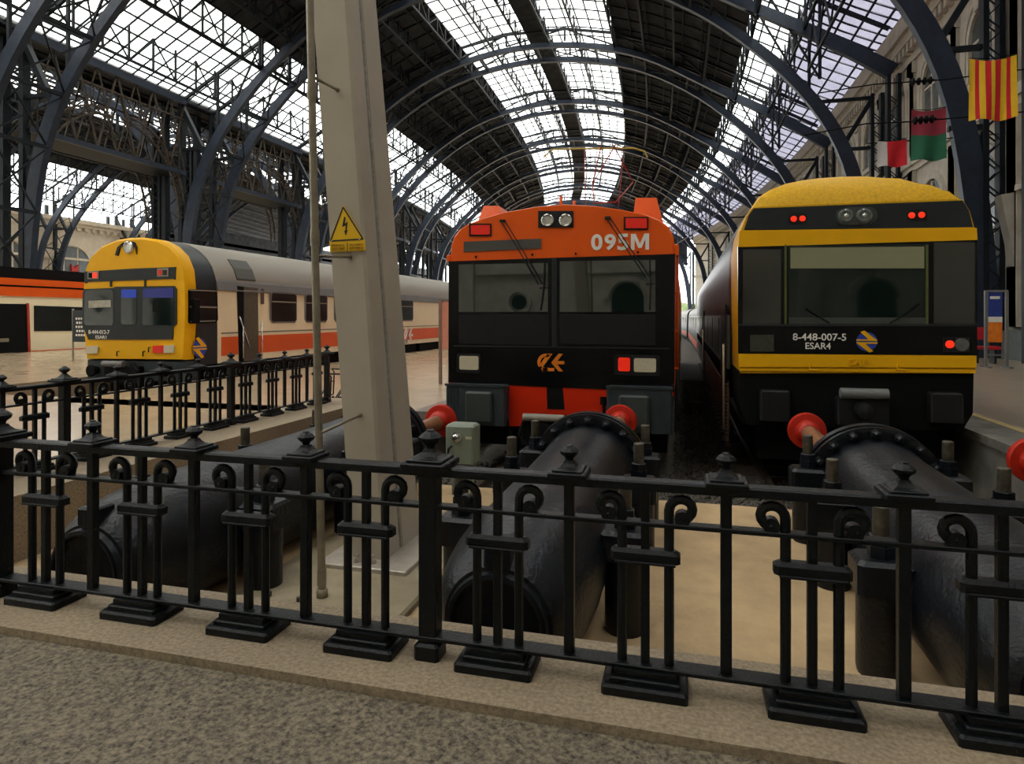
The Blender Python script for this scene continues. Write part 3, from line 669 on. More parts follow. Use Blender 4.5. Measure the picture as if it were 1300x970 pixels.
# side grab rail on the right corner
k = MB(); x = outline[-1][0] + .045
k.tube([(x, YO + .12, O(857, 316)[1]), (x, YO + .12, O(857, 470)[1])], .018, 8)
for v in (318, 372, 420, 468): k.box(outline[-1][0] - .02, x + .012, YO + .1, YO + .14, O(857, v)[1] - .015, O(857, v)[1] + .015)
world_part(k, 'grab_rail', ORANGE, ot)
k = MB(); k.cbox(outline[-1][0] - .02, x + .02, YO + .02, YO + .14, O(857, 322)[1] - .02, O(857, 312)[1] + .02, .01)
xl = outline[0][0]; k.cbox(xl - .05, xl + .02, YO + .02, YO + .14, O(571, 332)[1] - .0, O(571, 325)[1] + .02, .01); world_part(k, 'corner_bracket', ORANGE, ot)

# ---------------- right train
YR = 9.43
def R_(u, v): return PY(u, v, YR)
rt = empty('yellow_black_train', (2.155, YR, ZR)); tag(rt, 'yellow and black commuter train numbered 8-448-007-5 with rounded yellow roof dome', 'train')
XL, XRR = R_(937, 400)[0], R_(1239, 400)[0]; xc = (XL + XRR) / 2; hw = (XRR - XL) / 2
zb = R_(1087, 475)[1]
def Rn(pts): return [R_(u, v) for u, v in pts]
face = Rn([(940, 474), (938, 400), (937, 320), (941, 292), (947, 276), (955, 264), (1222, 254.5), (1231, 268), (1236, 285), (1239, 320), (1239, 400), (1238, 474)])
# body shell with dome
prof_top = [(955, 264), (966, 248), (980, 237), (1006, 223), (1030, 216.5), (1050, 213), (1080, 210.5), (1112, 210.5), (1152, 216.5), (1186, 230), (1206, 241), (1222, 254.5)]
base_ring = [R_(940, 474), R_(938, 400), R_(937, 320), R_(941, 292), R_(947, 276)]
end_ring = [R_(1231, 268), R_(1236, 285), R_(1239, 320), R_(1239, 400), R_(1238, 474)]
z_edge = (R_(955, 264)[1] + R_(1222, 254.5)[1]) / 2
def dome_ring(y, f):
    arc = []
    for i, (u, v) in enumerate(prof_top):
        # the outline as seen on plane y (true shape), flattened towards the band edge by f
        X, Z = PY(u, v, YR)
        full = max(.002, (Z - z_edge) * 1.09); cap = .62 * f
        arc.append((X + (X - xc) * .012 * min(f, 1), y, z_edge + (full ** -3 + cap ** -3) ** (-1 / 3)))
    return [(X, y, Z) for X, Z in base_ring] + arc + [(X, y, Z) for X, Z in end_ring]
rings = [dome_ring(YR + .0, .03), dome_ring(YR + .05, .28), dome_ring(YR + .15, .52), dome_ring(YR + .32, .80), dome_ring(YR + .55, 1.1), dome_ring(YR + .85, 1.5), dome_ring(YR + 1.4, 3)]
world_part(MB().loft(rings), 'nose_dome', YDIRT, rt)
def shell(y, k=1.): return [(xc + (X - xc) * k, y, Z) for X, _, Z in dome_ring(y, 3)]
world_part(MB().loft([shell(YR + 1.401, 1.0), shell(YR + 1.6, 1.012), shell(YR + 28, 1.012)]), 'body', [CHAR], rt)
# face panels
blk = Rn([(944.5, 292), (950, 274), (957, 265), (1221, 255), (1229, 268), (1234, 289)])
world_part(MB().prism(blk, YR - .03, YR + .02), 'lamp_band', CHAR, rt)
world_part(MB().prism(Rn([(937, 314), (938.5, 294), (942, 293), (1234, 289), (1238.5, 290), (1239.5, 305)]), YR - .035, YR + .02), 'upper_yellow_stripe', YELL, rt)
blk2 = Rn([(936.5, 313), (1239.5, 304), (1239.5, 451), (937, 449)])
world_part(MB().prism(blk2, YR - .028, YR + .02), 'windscreen_surround', BLK, rt)
world_part(MB().prism(Rn([(938, 449), (1238, 451.5), (1238, 466.5), (938, 465.5)]), YR - .04, YR + .02), 'lower_yellow_band', YELL, rt)
world_part(MB().prism(Rn([(939, 467.5), (1238, 468.8), (1237, 473.5), (939, 470.5)]), YR - .03, YR + .02), 'lower_yellow_lip', YELL, rt)
def rp(q, m, name, d=-.036, d1=-.02, sk=0.):
    u0, v0, u1, v1 = q; return world_part(MB().prism(Rn([(u0, v0), (u1, v0 - sk), (u1, v1), (u0, v1)]), YR + d, YR + d1), name, m, rt)
rp((943, 317, 991, 411), mat('side_pane', (.03, .03, .024), .08, 0, .1, 1, spec=.8), 'side_windscreen')
rp((1001, 312, 1176, 411), WSCR2, 'windscreen', -.036, -.02, 2)
rp((1003, 315, 1172, 341), BLIND, 'cab_blind', -.04, -.034, 1.5)
rp((1184, 308, 1236, 411), mat('side_pane_r', (.02, .022, .018), .06, 0, .2, 2, spec=.9), 'side_windscreen')
for q in ((995.5, 311, 998, 412), (1174, 311, 1177, 412)): rp(q, mat('olive_pillar', (.11, .12, .03), .4), 'windscreen_pillar', -.045, -.02)
rp((1001, 403, 1176, 411), mat('dash', (.05, .06, .055), .4), 'windscreen_sill', -.042, -.03)
rp((937.5, 411, 1239, 414), CHAR, 'windscreen_lower_trim', -.045, -.02)
for (a, b, c2) in (((1022, 392), (1036, 401), (1052, 410)), ((1165, 386), (1148, 399), (1128, 410))):
    k = MB(); k.tube([(R_(*a)[0], YR - .06, R_(*a)[1]), (R_(*b)[0], YR - .07, R_(*b)[1]), (R_(*c2)[0], YR - .05, R_(*c2)[1])], .011, 6); world_part(k, 'wiper', UNDER, rt)
# lamps
def oval(u0, v0, u1, v1, m, name, d=-.045):
    a = R_(u0, v1); b = R_(u1, v0); cx, cz = (a[0] + b[0]) / 2, (a[1] + b[1]) / 2; w_, h_ = (b[0] - a[0]) / 2, (b[1] - a[1]) / 2
    poly = [(cx + math.copysign(abs(math.cos(t)) ** .6, math.cos(t)) * w_, cz + math.copysign(abs(math.sin(t)) ** .75, math.sin(t)) * h_) for t in [2 * math.pi * (i + .5) / 24 for i in range(24)]]
    return world_part(MB().prism(poly, YR + d, YR - .02), name, m, rt)
oval(1000, 270, 1024, 285, BLKM, 'lamp_pod'); oval(1150, 266, 1176, 281, BLKM, 'lamp_pod'); oval(1060, 262, 1113, 287, mat('lamp_oval', (.045, .05, .05), .3), 'headlamp_pod')
for u, v, on in ((1007, 278.5, 1), (1018, 278, 1), (1156, 274, 1), (1168.5, 273.5, 1)):
    x, z = R_(u, v); world_part(MB().lathe([(-.062, .015), (-.058, .036), (-.045, .04)], (x, YR, z), 'Y', 16), 'tail_lamp', LREDON, rt)
for u, v in ((1073, 275), (1096, 274.5)):
    x, z = R_(u, v); world_part(MB().lathe([(-.06, .03), (-.07, .07), (-.06, .095), (-.045, .10)], (x, YR, z), 'Y', 24), 'headlamp', LAMPD, rt)
    world_part(MB().lathe([(-.08, .01), (-.07, .03), (-.06, .03)], (x, YR, z), 'Y', 16), 'bulb', CHROME, rt)
rp((952, 425, 982, 446), mat('lamp_l', (.045, .05, .035), .2, 0, .2, 20), 'marker_lamp', -.045); rp((1196, 428, 1229, 447), BLKM, 'lamp_housing', -.045)
x, z = R_(1204, 437); world_part(MB().lathe([(-.06, .03), (-.055, .05), (-.04, .05)], (x, YR, z), 'Y', 16), 'tail_lamp', LREDON, rt)
x, z = R_(1219, 437.5); world_part(MB().lathe([(-.06, .04), (-.055, .082), (-.04, .085)], (x, YR, z), 'Y', 20), 'marker_lamp', LAMPD, rt)
k = MB(); a = R_(1006, 432); b = R_(1073.5, 423.5); text_fit(k, '8-448-007-5', a[0], b[0], a[1], b[1], 'XZ', YR - .034, .010); a = R_(1022, 443); b = R_(1054, 435); text_fit(k, 'ESAR4', a[0], b[0], a[1], b[1], 'XZ', YR - .034, .010)
world_part(k, 'number_lettering', WHITE, rt)
kb, ky = MB(), MB(); x, z = R_(1099.5, 433.5); renfe_logo(kb, ky, x, z, .125, YR - .03); world_part(kb, 'logo_disc', BLUE, rt); world_part(ky, 'logo_arrows', YELL, rt)
k = MB(); a = R_(1075, 463.5); b = R_(1099, 455.5); text_fit(k, 'CAF', a[0], b[0], a[1], b[1], 'XZ', YR - .05, .03); world_part(k, 'maker_relief', YELL, rt)
for u in (1032, 1143):
    x, z = R_(u, 464); world_part(MB().tube([(x - .05, YR - .04, z - .06), (x - .05, YR - .09, z - .05), (x + .03, YR - .09, z - .05), (x + .03, YR - .04, z - .06)], .01, 6).tube([(x - .05, YR - .06, z + .03), (x - .05, YR - .06, z - .05)], .01, 6), 'handhold', YELL, rt)
# underframe
k = MB(); k.prism(Rn([(939, 472), (1237, 474), (1236, 525), (1222, 548), (950, 540), (940, 520)]), YR + .02, YR + 1.4); world_part(k, 'skirt', UNDER, rt)
k = MB(); k.box(xc - 1.15, xc + 1.15, YR + .3, YR + 27.5, ZR + .35, R_(1087, 470)[1] - .1); world_part(k, 'underframe', UNDER, rt)
for q in ((964, 495, 1002, 532), (1177, 498, 1218, 534)):
    a = R_(q[0], q[3]); b = R_(q[2], q[1]); world_part(MB().cbox(a[0], b[0], YR - .15, YR + .05, a[1], b[1], .02), 'buffer_pad', BLKM, rt)
a = R_(1062, 497); b = R_(1123, 499)
world_part(MB().lathe([(0, .05), (.01, .07), (b[0] - a[0] - .01, .07), (b[0] - a[0], .05)], (a[0], YR - .18, a[1]), 'X', 18), 'coupler_cylinder', mat('cyl_grey', (.16, .17, .17), .5, 0, .1, 9), rt)
k = MB(); k.cbox(a[0] - .02, b[0] + .02, YR - .16, YR + .1, a[1] - .42, a[1] - .06, .02); k.lathe([(-.12, .02), (-.10, .10), (-.02, .13)], ((a[0] + b[0]) / 2, YR - .16, a[1] - .22), 'Y', 18); world_part(k, 'coupler', BLKM, rt)
bogie(rt, xc, YR + 3.2); bogie(rt, xc, YR + 22)
# left flank: door, windows, reddish stripe
xs = xc - hw * 1.012 - .012
k = MB(); k.box(xs, xs + .03, YR + 1.7, YR + 28, -.62, .05); world_part(k, 'maroon_stripe', mat('maroon_stripe', (.16, .035, .02), .35, 0, .2, 1), rt)
k = MB(); k.box(xs - .01, xs + .03, YR + 1.6, YR + 28, .40, 1.28); world_part(k, 'window_band', mat('dim_flank', (.10, .10, .09), .3), rt)
for i in range(8):
    y = YR + 4.2 + i * 3.0; world_part(MB().box(xs - .02, xs + .0, y, y + 2.0, .50, 1.22), 'window', WIN, rt)
for y in (YR + 1.9, YR + 14):
    k = MB(); k.box(xs - .03, xs, y, y + 1.3, -.75, 1.45); d_ = world_part(k, 'door', CHAR, rt)
    world_part(MB().tube([(xs - .06, y - .12, -.6), (xs - .06, y - .12, .8)], .018, 8), 'grab_rail', CREAM, rt)
k = MB(); k.box(xs - .01, xs + .0, YR + 1.44, YR + 1.51, -.75, .22)
for i in range(16): k.box(xs - .05, xs, YR + 1.45, YR + 1.5, -.75 + i * .06, -.72 + i * .06)
world_part(k, 'corrugated_gangway', mat('gaiter', (.2, .16, .1), .6), rt)

def carriage(label, xc, hw, y0, y1, zb, zs, zt, bodym, roofm, winm, flank, kx=0., group=None):
    t = empty('train_carriage', (xc, y0, ZR), kx); tag(t, label, 'train carriage', group)
    sec = section(0, hw, zb - ZR, zs - ZR, zt - ZR); L = y1 - y0
    nside = 3
    MB().loft([[(x, 0, z) for x, z in sec], [(x, L, z) for x, z in sec]]).build('body', bodym, t)
    rf = [p for p in sec[2:-2]]; rf2 = [(x * 1.004, z + .02) for x, z in rf]
    MB().loft([[(x, 0, z) for x, z in rf2 + list(reversed(rf))], [(x, L, z) for x, z in rf2 + list(reversed(rf))]]).build('roof', roofm, t)
    for sx in flank:
        for i in range(int((L - 3) / 2.6)):
            y = 1.8 + i * 2.6; MB().box(sx * hw - .015, sx * hw + .015, y, y + 1.5, .55 - ZR, 1.2 - ZR).build('window', winm, t)
        MB().box(sx * hw - .012, sx * hw + .012, .3, L - .3, zb + .15 - ZR, zb + .55 - ZR).build('stripe', ORSTR, t)
    MB().box(-hw * .8, hw * .8, .5, L - .5, .3, zb - ZR - .005).build('underframe', UNDER, t)
    MB().box(-.7, .7, -.45, .0, .9, zs - ZR).build('gangway', UNDER, t)
    return t
carriage('second carriage of the yellow and black train, mostly hidden behind its front car', xc, hw, YR + 28.6, YR + 54, -.75, 1.3, 2.1, CHAR, ROOFG, WIN, (-1,), .012)
carriage('third carriage of the yellow and black train, far down the right track', xc - .45, hw, YR + 54.8, YR + 80, -.75, 1.3, 2.1, CHAR, ROOFG, WIN, (-1,), .045)

# ---------------- left train
YL = 12.6
def L_(u, v, Y=YL): return PY(u, v, Y)
def Ln(p): return [L_(u, v) for u, v in p]
lt = empty('yellow_cream_train', (L_(171, 450)[0], YL, ZR)); tag(lt, 'cream train with orange stripe and rounded yellow front numbered 8-444-012-7', 'train')
lo = [(109, 456), (105, 415), (104.5, 390), (105, 366), (106, 350), (108.5, 337), (115, 324), (128, 312), (147, 304), (163, 301.5), (180, 301), (200, 304), (215, 311.5), (227, 324), (234, 342), (236, 362), (236.5, 388), (236, 415), (233.5, 457)]
lout = Ln(lo)
lxc = (lout[0][0] + lout[-1][0]) / 2
def lr(y, k, dz=0): return [(lxc + (x - lxc) * k, y, .9 + (z - .9) * k + dz) for x, z in lout]
world_part(MB().loft([lr(YL, .975), lr(YL + .07, 1.0), lr(YL + .32, 1.0)]), 'nose', YELL, lt)
xsr = max(p[0] for p in lout)
# body: side with straight wall; materials: cab charcoal, then cream + grey roof
zs_ = PX(300, 327, xsr)[1]; zt_l = max(p[1] for p in lout); zb_l = PX(300, 459, xsr)[1]
hwL = (xsr - min(p[0] for p in lout)) / 2; lxc2 = xsr - hwL
secL = section(lxc2, hwL, zb_l, 1.90, zt_l, 14, 2.2, .03)
def ringL(y, s=secL): return [(x, y, z) for x, z in s]
ycab = PX(276, 400, xsr)[0]
world_part(MB().loft([ringL(YL + .32), ringL(ycab)]), 'cab_shell', CHAR, lt)
world_part(MB().loft([ringL(ycab), ringL(YL + 25)]), 'body', CREAM, lt)
rfo = [(x + (x - lxc2) * .006, z + .012) for x, z in secL[2:-2]]; rfi = list(reversed(secL[2:-2]))
world_part(MB().loft([[(x, ycab + .0, z) for x, z in rfo + rfi], [(x, YL + 25, z) for x, z in rfo + rfi]]), 'roof', ROOFG, lt)
k = MB(); zc = 1.92
k.prism([(xsr + .012, zc - .02), (xsr + .02, zc + .0), (xsr - .03, zc + .22), (xsr - .10, zc + .36), (xsr - .3, zc + .3), (xsr - .1, zc)], ycab, YL + 25); world_part(k, 'cant_rail', ROOFD, lt)
# front fittings
def lp(q, m, name, d=-.02, d1=.06, sk=0.):
    return world_part(MB().prism(Ln(q), YL + d, YL + d1), name, m, lt)
lp([(108, 345), (108, 359), (110, 360), (112, 358), (221, 354), (223, 355), (224, 339), (170, 341)], CHAR, 'lamp_band')
lp([(106, 371), (108, 367), (145, 365.5), (147, 364), (222, 363), (225, 367), (225, 411), (221, 415), (220, 431), (113, 431), (105, 412)], CHAR, 'windscreen_surround', -.022)
lp([(109, 370), (111, 368.5), (143, 367.5), (145, 370), (145, 410), (143, 413), (110, 413), (108, 410)], WSCR2, 'windscreen', -.03)
lp([(155, 369), (157, 367), (173, 367), (175, 369), (174, 410), (172, 412), (157, 412), (155, 410)], WSCR2, 'windscreen', -.03)
lp([(183, 368), (185, 366), (220, 365), (222, 367), (222, 411), (220, 413), (184, 413), (182, 411)], WSCR2, 'windscreen', -.03)
lp([(155.5, 369), (157, 367.5), (173, 367.5), (174.5, 369), (174.5, 378), (155.5, 378)], SBLUE, 'sunshade', -.034, -.025)
lp([(183, 368), (185, 366.5), (220, 365.5), (221.5, 367), (221.5, 378), (183, 378)], SBLUED, 'sunshade', -.034, -.025)
lp([(195, 382), (203, 382), (203, 396), (195, 396)], UNDER, 'driver_seat', -.034, -.025)
lp([(114, 382), (142, 381), (142, 390), (114, 391)], mat('reflect_pane', (.45, .42, .34), .3, 0, .2, 5), 'glass_reflection', -.034, -.025)  # pale patch on the glass, a reflection painted into its colour
lp([(113, 345), (126.5, 344.5), (126.5, 354), (113, 354.5)], ROOFG, 'lamp_pod', -.04); lp([(201, 341), (215, 340.5), (215, 351), (201, 351.5)], ROOFG, 'lamp_pod', -.04)
lp([(114.5, 346.5), (119, 346.5), (119, 353), (114.5, 353)], UNDER, 'marker_lamp', -.05); lp([(119.8, 346.3), (125, 346), (125, 353), (119.8, 353)], LREDON, 'tail_lamp', -.05)
lp([(202.5, 343), (207, 343), (207, 349.5), (202.5, 349.5)], LRED, 'tail_lamp', -.05); lp([(208.5, 343), (213.5, 343), (213.5, 349.5), (208.5, 349.5)], BLKM, 'marker_lamp', -.05)
lp([(111, 440), (124, 438.5), (126, 441), (125, 448.5), (112, 449), (111, 447)], LAMP, 'marker_lamp', -.045)
lp([(195.5, 439), (208.5, 438.5), (208.5, 448), (195.5, 448)], LRED, 'tail_lamp', -.045); lp([(209.5, 438.5), (222, 438), (222, 447.5), (209.5, 448)], LAMP, 'marker_lamp', -.045)
lp([(147, 324), (150, 314), (157, 308), (160, 308), (153.5, 314), (150.5, 325)], BLKM, 'headlamp_hood', -.03)
lp([(168, 306.5), (172, 308), (174.8, 314), (174.3, 323), (172.3, 315), (169.5, 309.5)], BLKM, 'headlamp_hood', -.03)
x, z = L_(164, 314); world_part(MB().lathe([(-.05, .05), (-.06, .12), (-.04, .15), (.05, .15)], (x, YL, z), 'Y', 24), 'headlamp', CHROME, lt)
for u in (141.5, 185):
    lp([(u - 1, 355), (u + 1, 355), (u + 1, 364), (u - 1, 364)], CHAR, 'centre_strut', -.03)
k = MB(); x, z = L_(165, 332); renfe_logo(None, k, x, z, .14, YL + .01); world_part(k, 'roof_logo', BLUE, lt)
k = MB(); a = L_(113.5, 424); b = L_(140, 419); text_fit(k, '8-444-012-7', a[0], b[0], a[1], b[1], 'XZ', YL - .024, .01); a = L_(122.5, 430); b = L_(136, 426); text_fit(k, 'ESAR1', a[0], b[0], a[1], b[1], 'XZ', YL - .024, .01); world_part(k, 'number_lettering', WHITE, lt)
for (u, v) in ((151, 449), (184, 449), (191, 444)):
    x, z = L_(u, v); world_part(MB().tube([(x, YL + .02, z + .06), (x, YL - .06, z + .05), (x, YL - .06, z - .06)], .015, 6), 'handhold', UNDER, lt)
# cab side
def side(mb, q, d0=.0, d1=.02):
    mb.prism([PX(u, v, xsr) for u, v in q], xsr + d0, xsr + d1, 0, 'YZ'); return mb
def ls(q, m, name, d0=-.01, d1=.02): return world_part(side(MB(), q, d0, d1), name, m, lt)
ls([(239, 369), (241, 367), (272, 368.5), (275, 371), (276, 406), (273, 410), (241, 411), (239, 409)], UNDER, 'cab_window_frame', -.01, .022)
ls([(241, 370.5), (272, 371.5), (273.5, 389), (241, 388)], WIN, 'cab_window', .0, .03); ls([(241, 391), (273.5, 391.5), (273.5, 406), (241, 407.5)], WIN, 'cab_window', .0, .03)
ls([(240, 388.3), (274, 389.3), (274, 391.3), (240, 390.3)], ROOFG, 'window_bar', .0, .036); ls([(240, 367.5), (272, 369), (272, 370.3), (240, 369)], ROOFG, 'window_bar', .0, .036); ls([(241, 407.7), (272, 406.6), (272, 408), (241, 409.2)], ROOFG, 'window_bar', .0, .036)
k = MB(); y, z = PX(243, 391, xsr); k.cbox(xsr + .03, xsr + .12, y - .05, y + .16, z - .35, z + .22, .02); world_part(k, 'wing_mirror', UNDER, lt)
kb, ky = MB(), MB(); y, z = PX(253.5, 441.5, xsr); renfe_logo(kb, ky, y, z, .225, xsr + .005, 'YZ'); world_part(kb, 'logo_disc', BLUE, lt); world_part(ky, 'logo_arrows', YELL, lt)
# door opening and interior
ls([(301, 363), (327, 366), (328, 458), (303, 459)], BROWNI, 'door_interior', -.01, .012); ls([(301, 363), (309, 364), (309, 459), (303, 459)], UNDER, 'door_leaf', .0, .016)
k = MB(); p = [PX(303, 402, xsr), PX(316, 441, xsr)]; k.tube([(xsr + .03, p[0][0], p[0][1]), (xsr + .03, p[1][0], p[1][1])], .02, 6)
for u, v0, v1 in ((307, 414, 455), (331, 408, 456)): a = PX(u, v0, xsr); b = PX(u, v1, xsr); k.tube([(xsr + .04, a[0], a[1]), (xsr + .04, b[0], b[1])], .018, 6)
world_part(k, 'grab_rail', CHROME, lt)
k = MB(); a = PX(331.3, 386, xsr); b = PX(334.8, 367, xsr); text_fit(k, '1', a[0], b[0], a[1], b[1], 'YZ', xsr + .01, .02, -1); world_part(k, 'class_number', mat('number_grey', (.12, .06, .04), .5), lt)
# stripe from ycab to end, split around the door
za = PX(281, 428, xsr)[1]; zb2 = PX(281, 452, xsr)[1]
k = MB()
yd0, yd1 = PX(302, 400, xsr)[0], PX(328, 400, xsr)[0]
y_s = PX(281, 440, xsr)[0]
k.box(xsr - .01, xsr + .012, y_s, yd0, zb2, za); k.box(xsr - .01, xsr + .012, yd1, YL + 24.8, zb2, za); world_part(k, 'orange_stripe', ORSTR, lt)
k = MB(); zz = PX(283, 423, xsr)[1]; k.box(xsr - .01, xsr + .012, y_s, yd0, zz - .015, zz + .015); k.box(xsr - .01, xsr + .012, yd1, YL + 24.8, zz - .015, zz + .015); world_part(k, 'rubbing_strip', ROOFD, lt)
def side_window(t, X, y0, y1, z0, z1, bar=True, off=(0, 0, 0)):
    c = .05
    def rr(y0, y1, z0, z1, c): return [(y0 + c, z0), (y1 - c, z0), (y1, z0 + c), (y1, z1 - c), (y1 - c, z1), (y0 + c, z1), (y0, z1 - c), (y0, z0 + c)]
    f = MB().prism(rr(y0 - .05, y1 + .05, z0 - .05, z1 + .05, .1), X - .01, X + .02, 0, 'YZ'); fo = f.build('window_frame', ROOFD, t)
    g = MB().prism(rr(y0, y1, z0, z1, .06), X, X + .026, 0, 'YZ'); go = g.build('pane', WIN, fo)
    if bar: bo = MB().box(X, X + .034, y0, y1, z1 - (z1 - z0) * .32, z1 - (z1 - z0) * .28).build('window_bar', ROOFG, fo)
    for o in (fo, go) + ((bo,) if bar else ()):
        for v in o.data.vertices: v.co -= Vector(t.location)
w1 = (PX(344, 390, xsr)[0], PX(375, 390, xsr)[0]); w2 = (PX(388, 390, xsr)[0], PX(413, 390, xsr)[0])
zt_w = PX(360, 373, xsr)[1]; zb_w = PX(360, 408, xsr)[1]; step = w2[0] - w1[0]
for i in range(6): side_window(lt, xsr, w1[0] + i * step, w1[1] + i * step, zb_w, zt_w)
rv = MB(); a = [(286, 323), (303, 324), (319, 339), (297, 338)]
Yv = [PX(288, 330, xsr - .35)[0], PX(312, 330, xsr - .35)[0]]
# vent lies on the roof slope
def roof_pt(i, y, o=.03):
    (x0_, z0_), (x1_, z1_) = secL[2 + i], secL[3 + i]; return (x0_, y, z0_ + o)
n_s = len(secL); i1, i2 = n_s - 4, n_s - 6
p = [(secL[i1][0] + .03, secL[i1][1] + .03), (secL[i1 - 1][0] + .02, secL[i1 - 1][1] + .04), (secL[i2][0], secL[i2][1] + .05)]
q = [(x - .03, z - .08) for x, z in reversed(p)]
rv.loft([[(x, Yv[0], z) for x, z in p + q], [(x, Yv[1], z) for x, z in p + q]], smooth=False); world_part(rv, 'roof_vent', mat('vent_dark', (.09, .09, .08), .6, 0, .2, 30), lt)
# buffer beam
k = MB(); k.cbox(lout[0][0] - .02, lout[-1][0] + .02, YL + .05, YL + .5, L_(170, 483)[1], L_(170, 458)[1], .02); world_part(k, 'buffer_beam', GREYB, lt)
k = MB()
a = L_(140, 461); b = L_(166, 461); k.lathe([(0, .05), (.01, .075), (b[0] - a[0] - .01, .075), (b[0] - a[0], .05)], (a[0], YL - .2, a[1]), 'X', 16); world_part(k, 'coupler_cylinder', ROOFD, lt)
k = MB(); x, z = L_(172, 470); k.cbox(x - .8, x + .2, YL - .15, YL + .1, z - .3, z + .1, .03); k.tube([(x + .1, YL - .2, z + .15), (x + .3, YL - .25, z), (x + .35, YL - .2, z - .3)], .07, 8); world_part(k, 'coupler', UNDER, lt)
for u in (121, 213):
    x, z = L_(u, 470); world_part(MB().lathe([(-.15, .12), (-.13, .15), (-.1, .15), (-.09, .1), (.1, .1)], (x, YL, z), 'Y', 20), 'buffer', UNDER, lt)
k = MB(); k.box(lxc2 - 1.2, lxc2 + 1.2, YL + .5, YL + 24.5, ZR + .3, zb_l - .005)
for yy in (YL + 8, YL + 11.5, YL + 14): k.cbox(lxc2 + .7, lxc2 + 1.4, yy, yy + 2.2, ZR + .35, zb_l - .01, .03)
world_part(k, 'underframe', UNDER, lt)
bogie(lt, lxc2, YL + 3); bogie(lt, lxc2, YL + 21)
# trailer
for j in range(2):
    y0 = YL + 25.6 + j * 25.8
    t = empty('train_carriage', (lxc2, y0, ZR)); tag(t, ['cream carriage with orange stripe coupled behind the yellow-fronted train', 'last visible cream carriage of the yellow-fronted train'][j], 'train carriage')
    world_part(MB().loft([[(x, y0, z) for x, z in secL], [(x, y0 + 25, z) for x, z in secL]]), 'body', CREAM, t)
    world_part(MB().loft([[(x, y0, z) for x, z in rfo + rfi], [(x, y0 + 25, z) for x, z in rfo + rfi]]), 'roof', ROOFG, t)
    k = MB().prism([(xsr + .012, zc - .02), (xsr + .02, zc + .0), (xsr - .03, zc + .22), (xsr - .10, zc + .36), (xsr - .3, zc + .3), (xsr - .1, zc)], y0, y0 + 25); world_part(k, 'cant_rail', ROOFD, t)
    world_part(MB().box(xsr - .01, xsr + .012, y0 + .1, y0 + 24.9, zb2, za), 'orange_stripe', ORSTR, t)
    for i in range(8): side_window(t, xsr, y0 + 1.3 + i * 2.9, y0 + 2.9 + i * 2.9, zb_w, zt_w, False)
    world_part(MB().box(lxc2 - 1.2, lxc2 + 1.2, y0 + .4, y0 + 24.5, ZR + .3, zb_l - .005), 'underframe', UNDER, t)
    world_part(MB().box(lxc2 - .7, lxc2 + .7, y0 - .6, y0, -.3, 1.9), 'gangway', UNDER, t)
    bogie(t, lxc2, y0 + 3); bogie(t, lxc2, y0 + 21)
    if j == 0:
        k = MB(); yq = PX(516, 424, xsr)[0]; zq = PX(516, 426, xsr)[1]; c_logo(k, yq, zq, .30, xsr + .012, 'YZ', 1, 1); world_part(k, 'operator_logo', WHITE, lt)

# ---------------- far left train
XF = -27.2
ft = empty('orange_white_train', (XF - 1.6, 6.5, ZR)); tag(ft, 'white train with orange roof edge standing behind the platform at far left', 'train')
fsec = section(XF - 1.6, 1.6, -.62, 2.30, 3.05, 12, 2.6, .02)
world_part(MB().loft([[(x, 7, z) for x, z in fsec], [(x, 34, z) for x, z in fsec]]), 'body', CREAM, ft)
def fs_(q, m, name, d0=-.01, d1=.02): return world_part(MB().prism([PX(u, v, XF) for u, v in q], XF + d0, XF + d1, 0, 'YZ'), name, m, ft)
world_part(MB().box(XF - .02, XF + .05, 7, 34, 2.12, 2.50), 'orange_cornice', ORANGE, ft); world_part(MB().box(XF - .3, XF + .12, 7, 34, 2.58, 2.86), 'orange_roof_edge', ORANGE, ft)
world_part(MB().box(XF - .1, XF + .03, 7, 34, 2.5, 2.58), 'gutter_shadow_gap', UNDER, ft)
world_part(MB().box(XF - 2.9, XF - .25, 7.2, 33.8, 2.86, 3.35), 'roof', UNDER, ft)
world_part(MB().box(XF - .01, XF + .015, 21.6, 34, -.36, -.22), 'orange_stripe', ORSTR, ft)
world_part(MB().box(XF - .01, XF + .02, 7, 34, -1.0, -.36), 'skirt', GREYB, ft)
fs_([(-30, 385), (33, 386), (36, 456), (-30, 458)], UNDER, 'door_opening', -.01, .025)
fs_([(33, 385), (36, 385), (38.5, 460), (35.5, 460)], mat('door_red', (.5, .04, .02), .4), 'door_frame', .0, .05)
fs_([(43, 388), (104, 390), (104, 420), (43, 420.5)], WIN, 'window', .0, .03)
fs_([(118, 391), (190, 393), (190, 419), (118, 419)], WIN, 'window', .0, .03)
world_part(MB().box(XF + .02, XF + .06, 19, 20.6, .2, .35), 'door_seat', PIPE, ft)

# ------------------------------------------------------------------ nave cross-section
NX = -12.0; WX = 11.3
SURF = [(0, 24.3), (3.3, 24.1), (6.6, 23.4), (10, 22.3), (13, 20.9), (16, 19.2), (19.5, 17.3), (22.9, 15.4)]
RIB = [(0, 22.6), (3.4, 22.4), (6.6, 21.7), (9, 20.9), (11.3, 19.7), (13.5, 18.3), (15.4, 16.7), (17.0, 15.2), (18.6, 13.4), (19.9, 11.5), (20.7, 9.8), (21.3, 8), (21.75, 5.4), (22, 2.8), (22.2, 0.5), (22.25, -1.5)]
def interp(T, d):
    d = abs(d)
    for (a, b) in zip(T, T[1:]):
        if a[0] <= d <= b[0]: return a[1] + (b[1] - a[1]) * (d - a[0]) / (b[0] - a[0])
    return T[-1][1]
def surf(d): return interp(SURF, d) + H
def ribz(d): return interp(RIB, d) + H
def cx_shift(y): return -.00126 * max(0, y - 45) ** 2
YE = 135.; YS = -16.
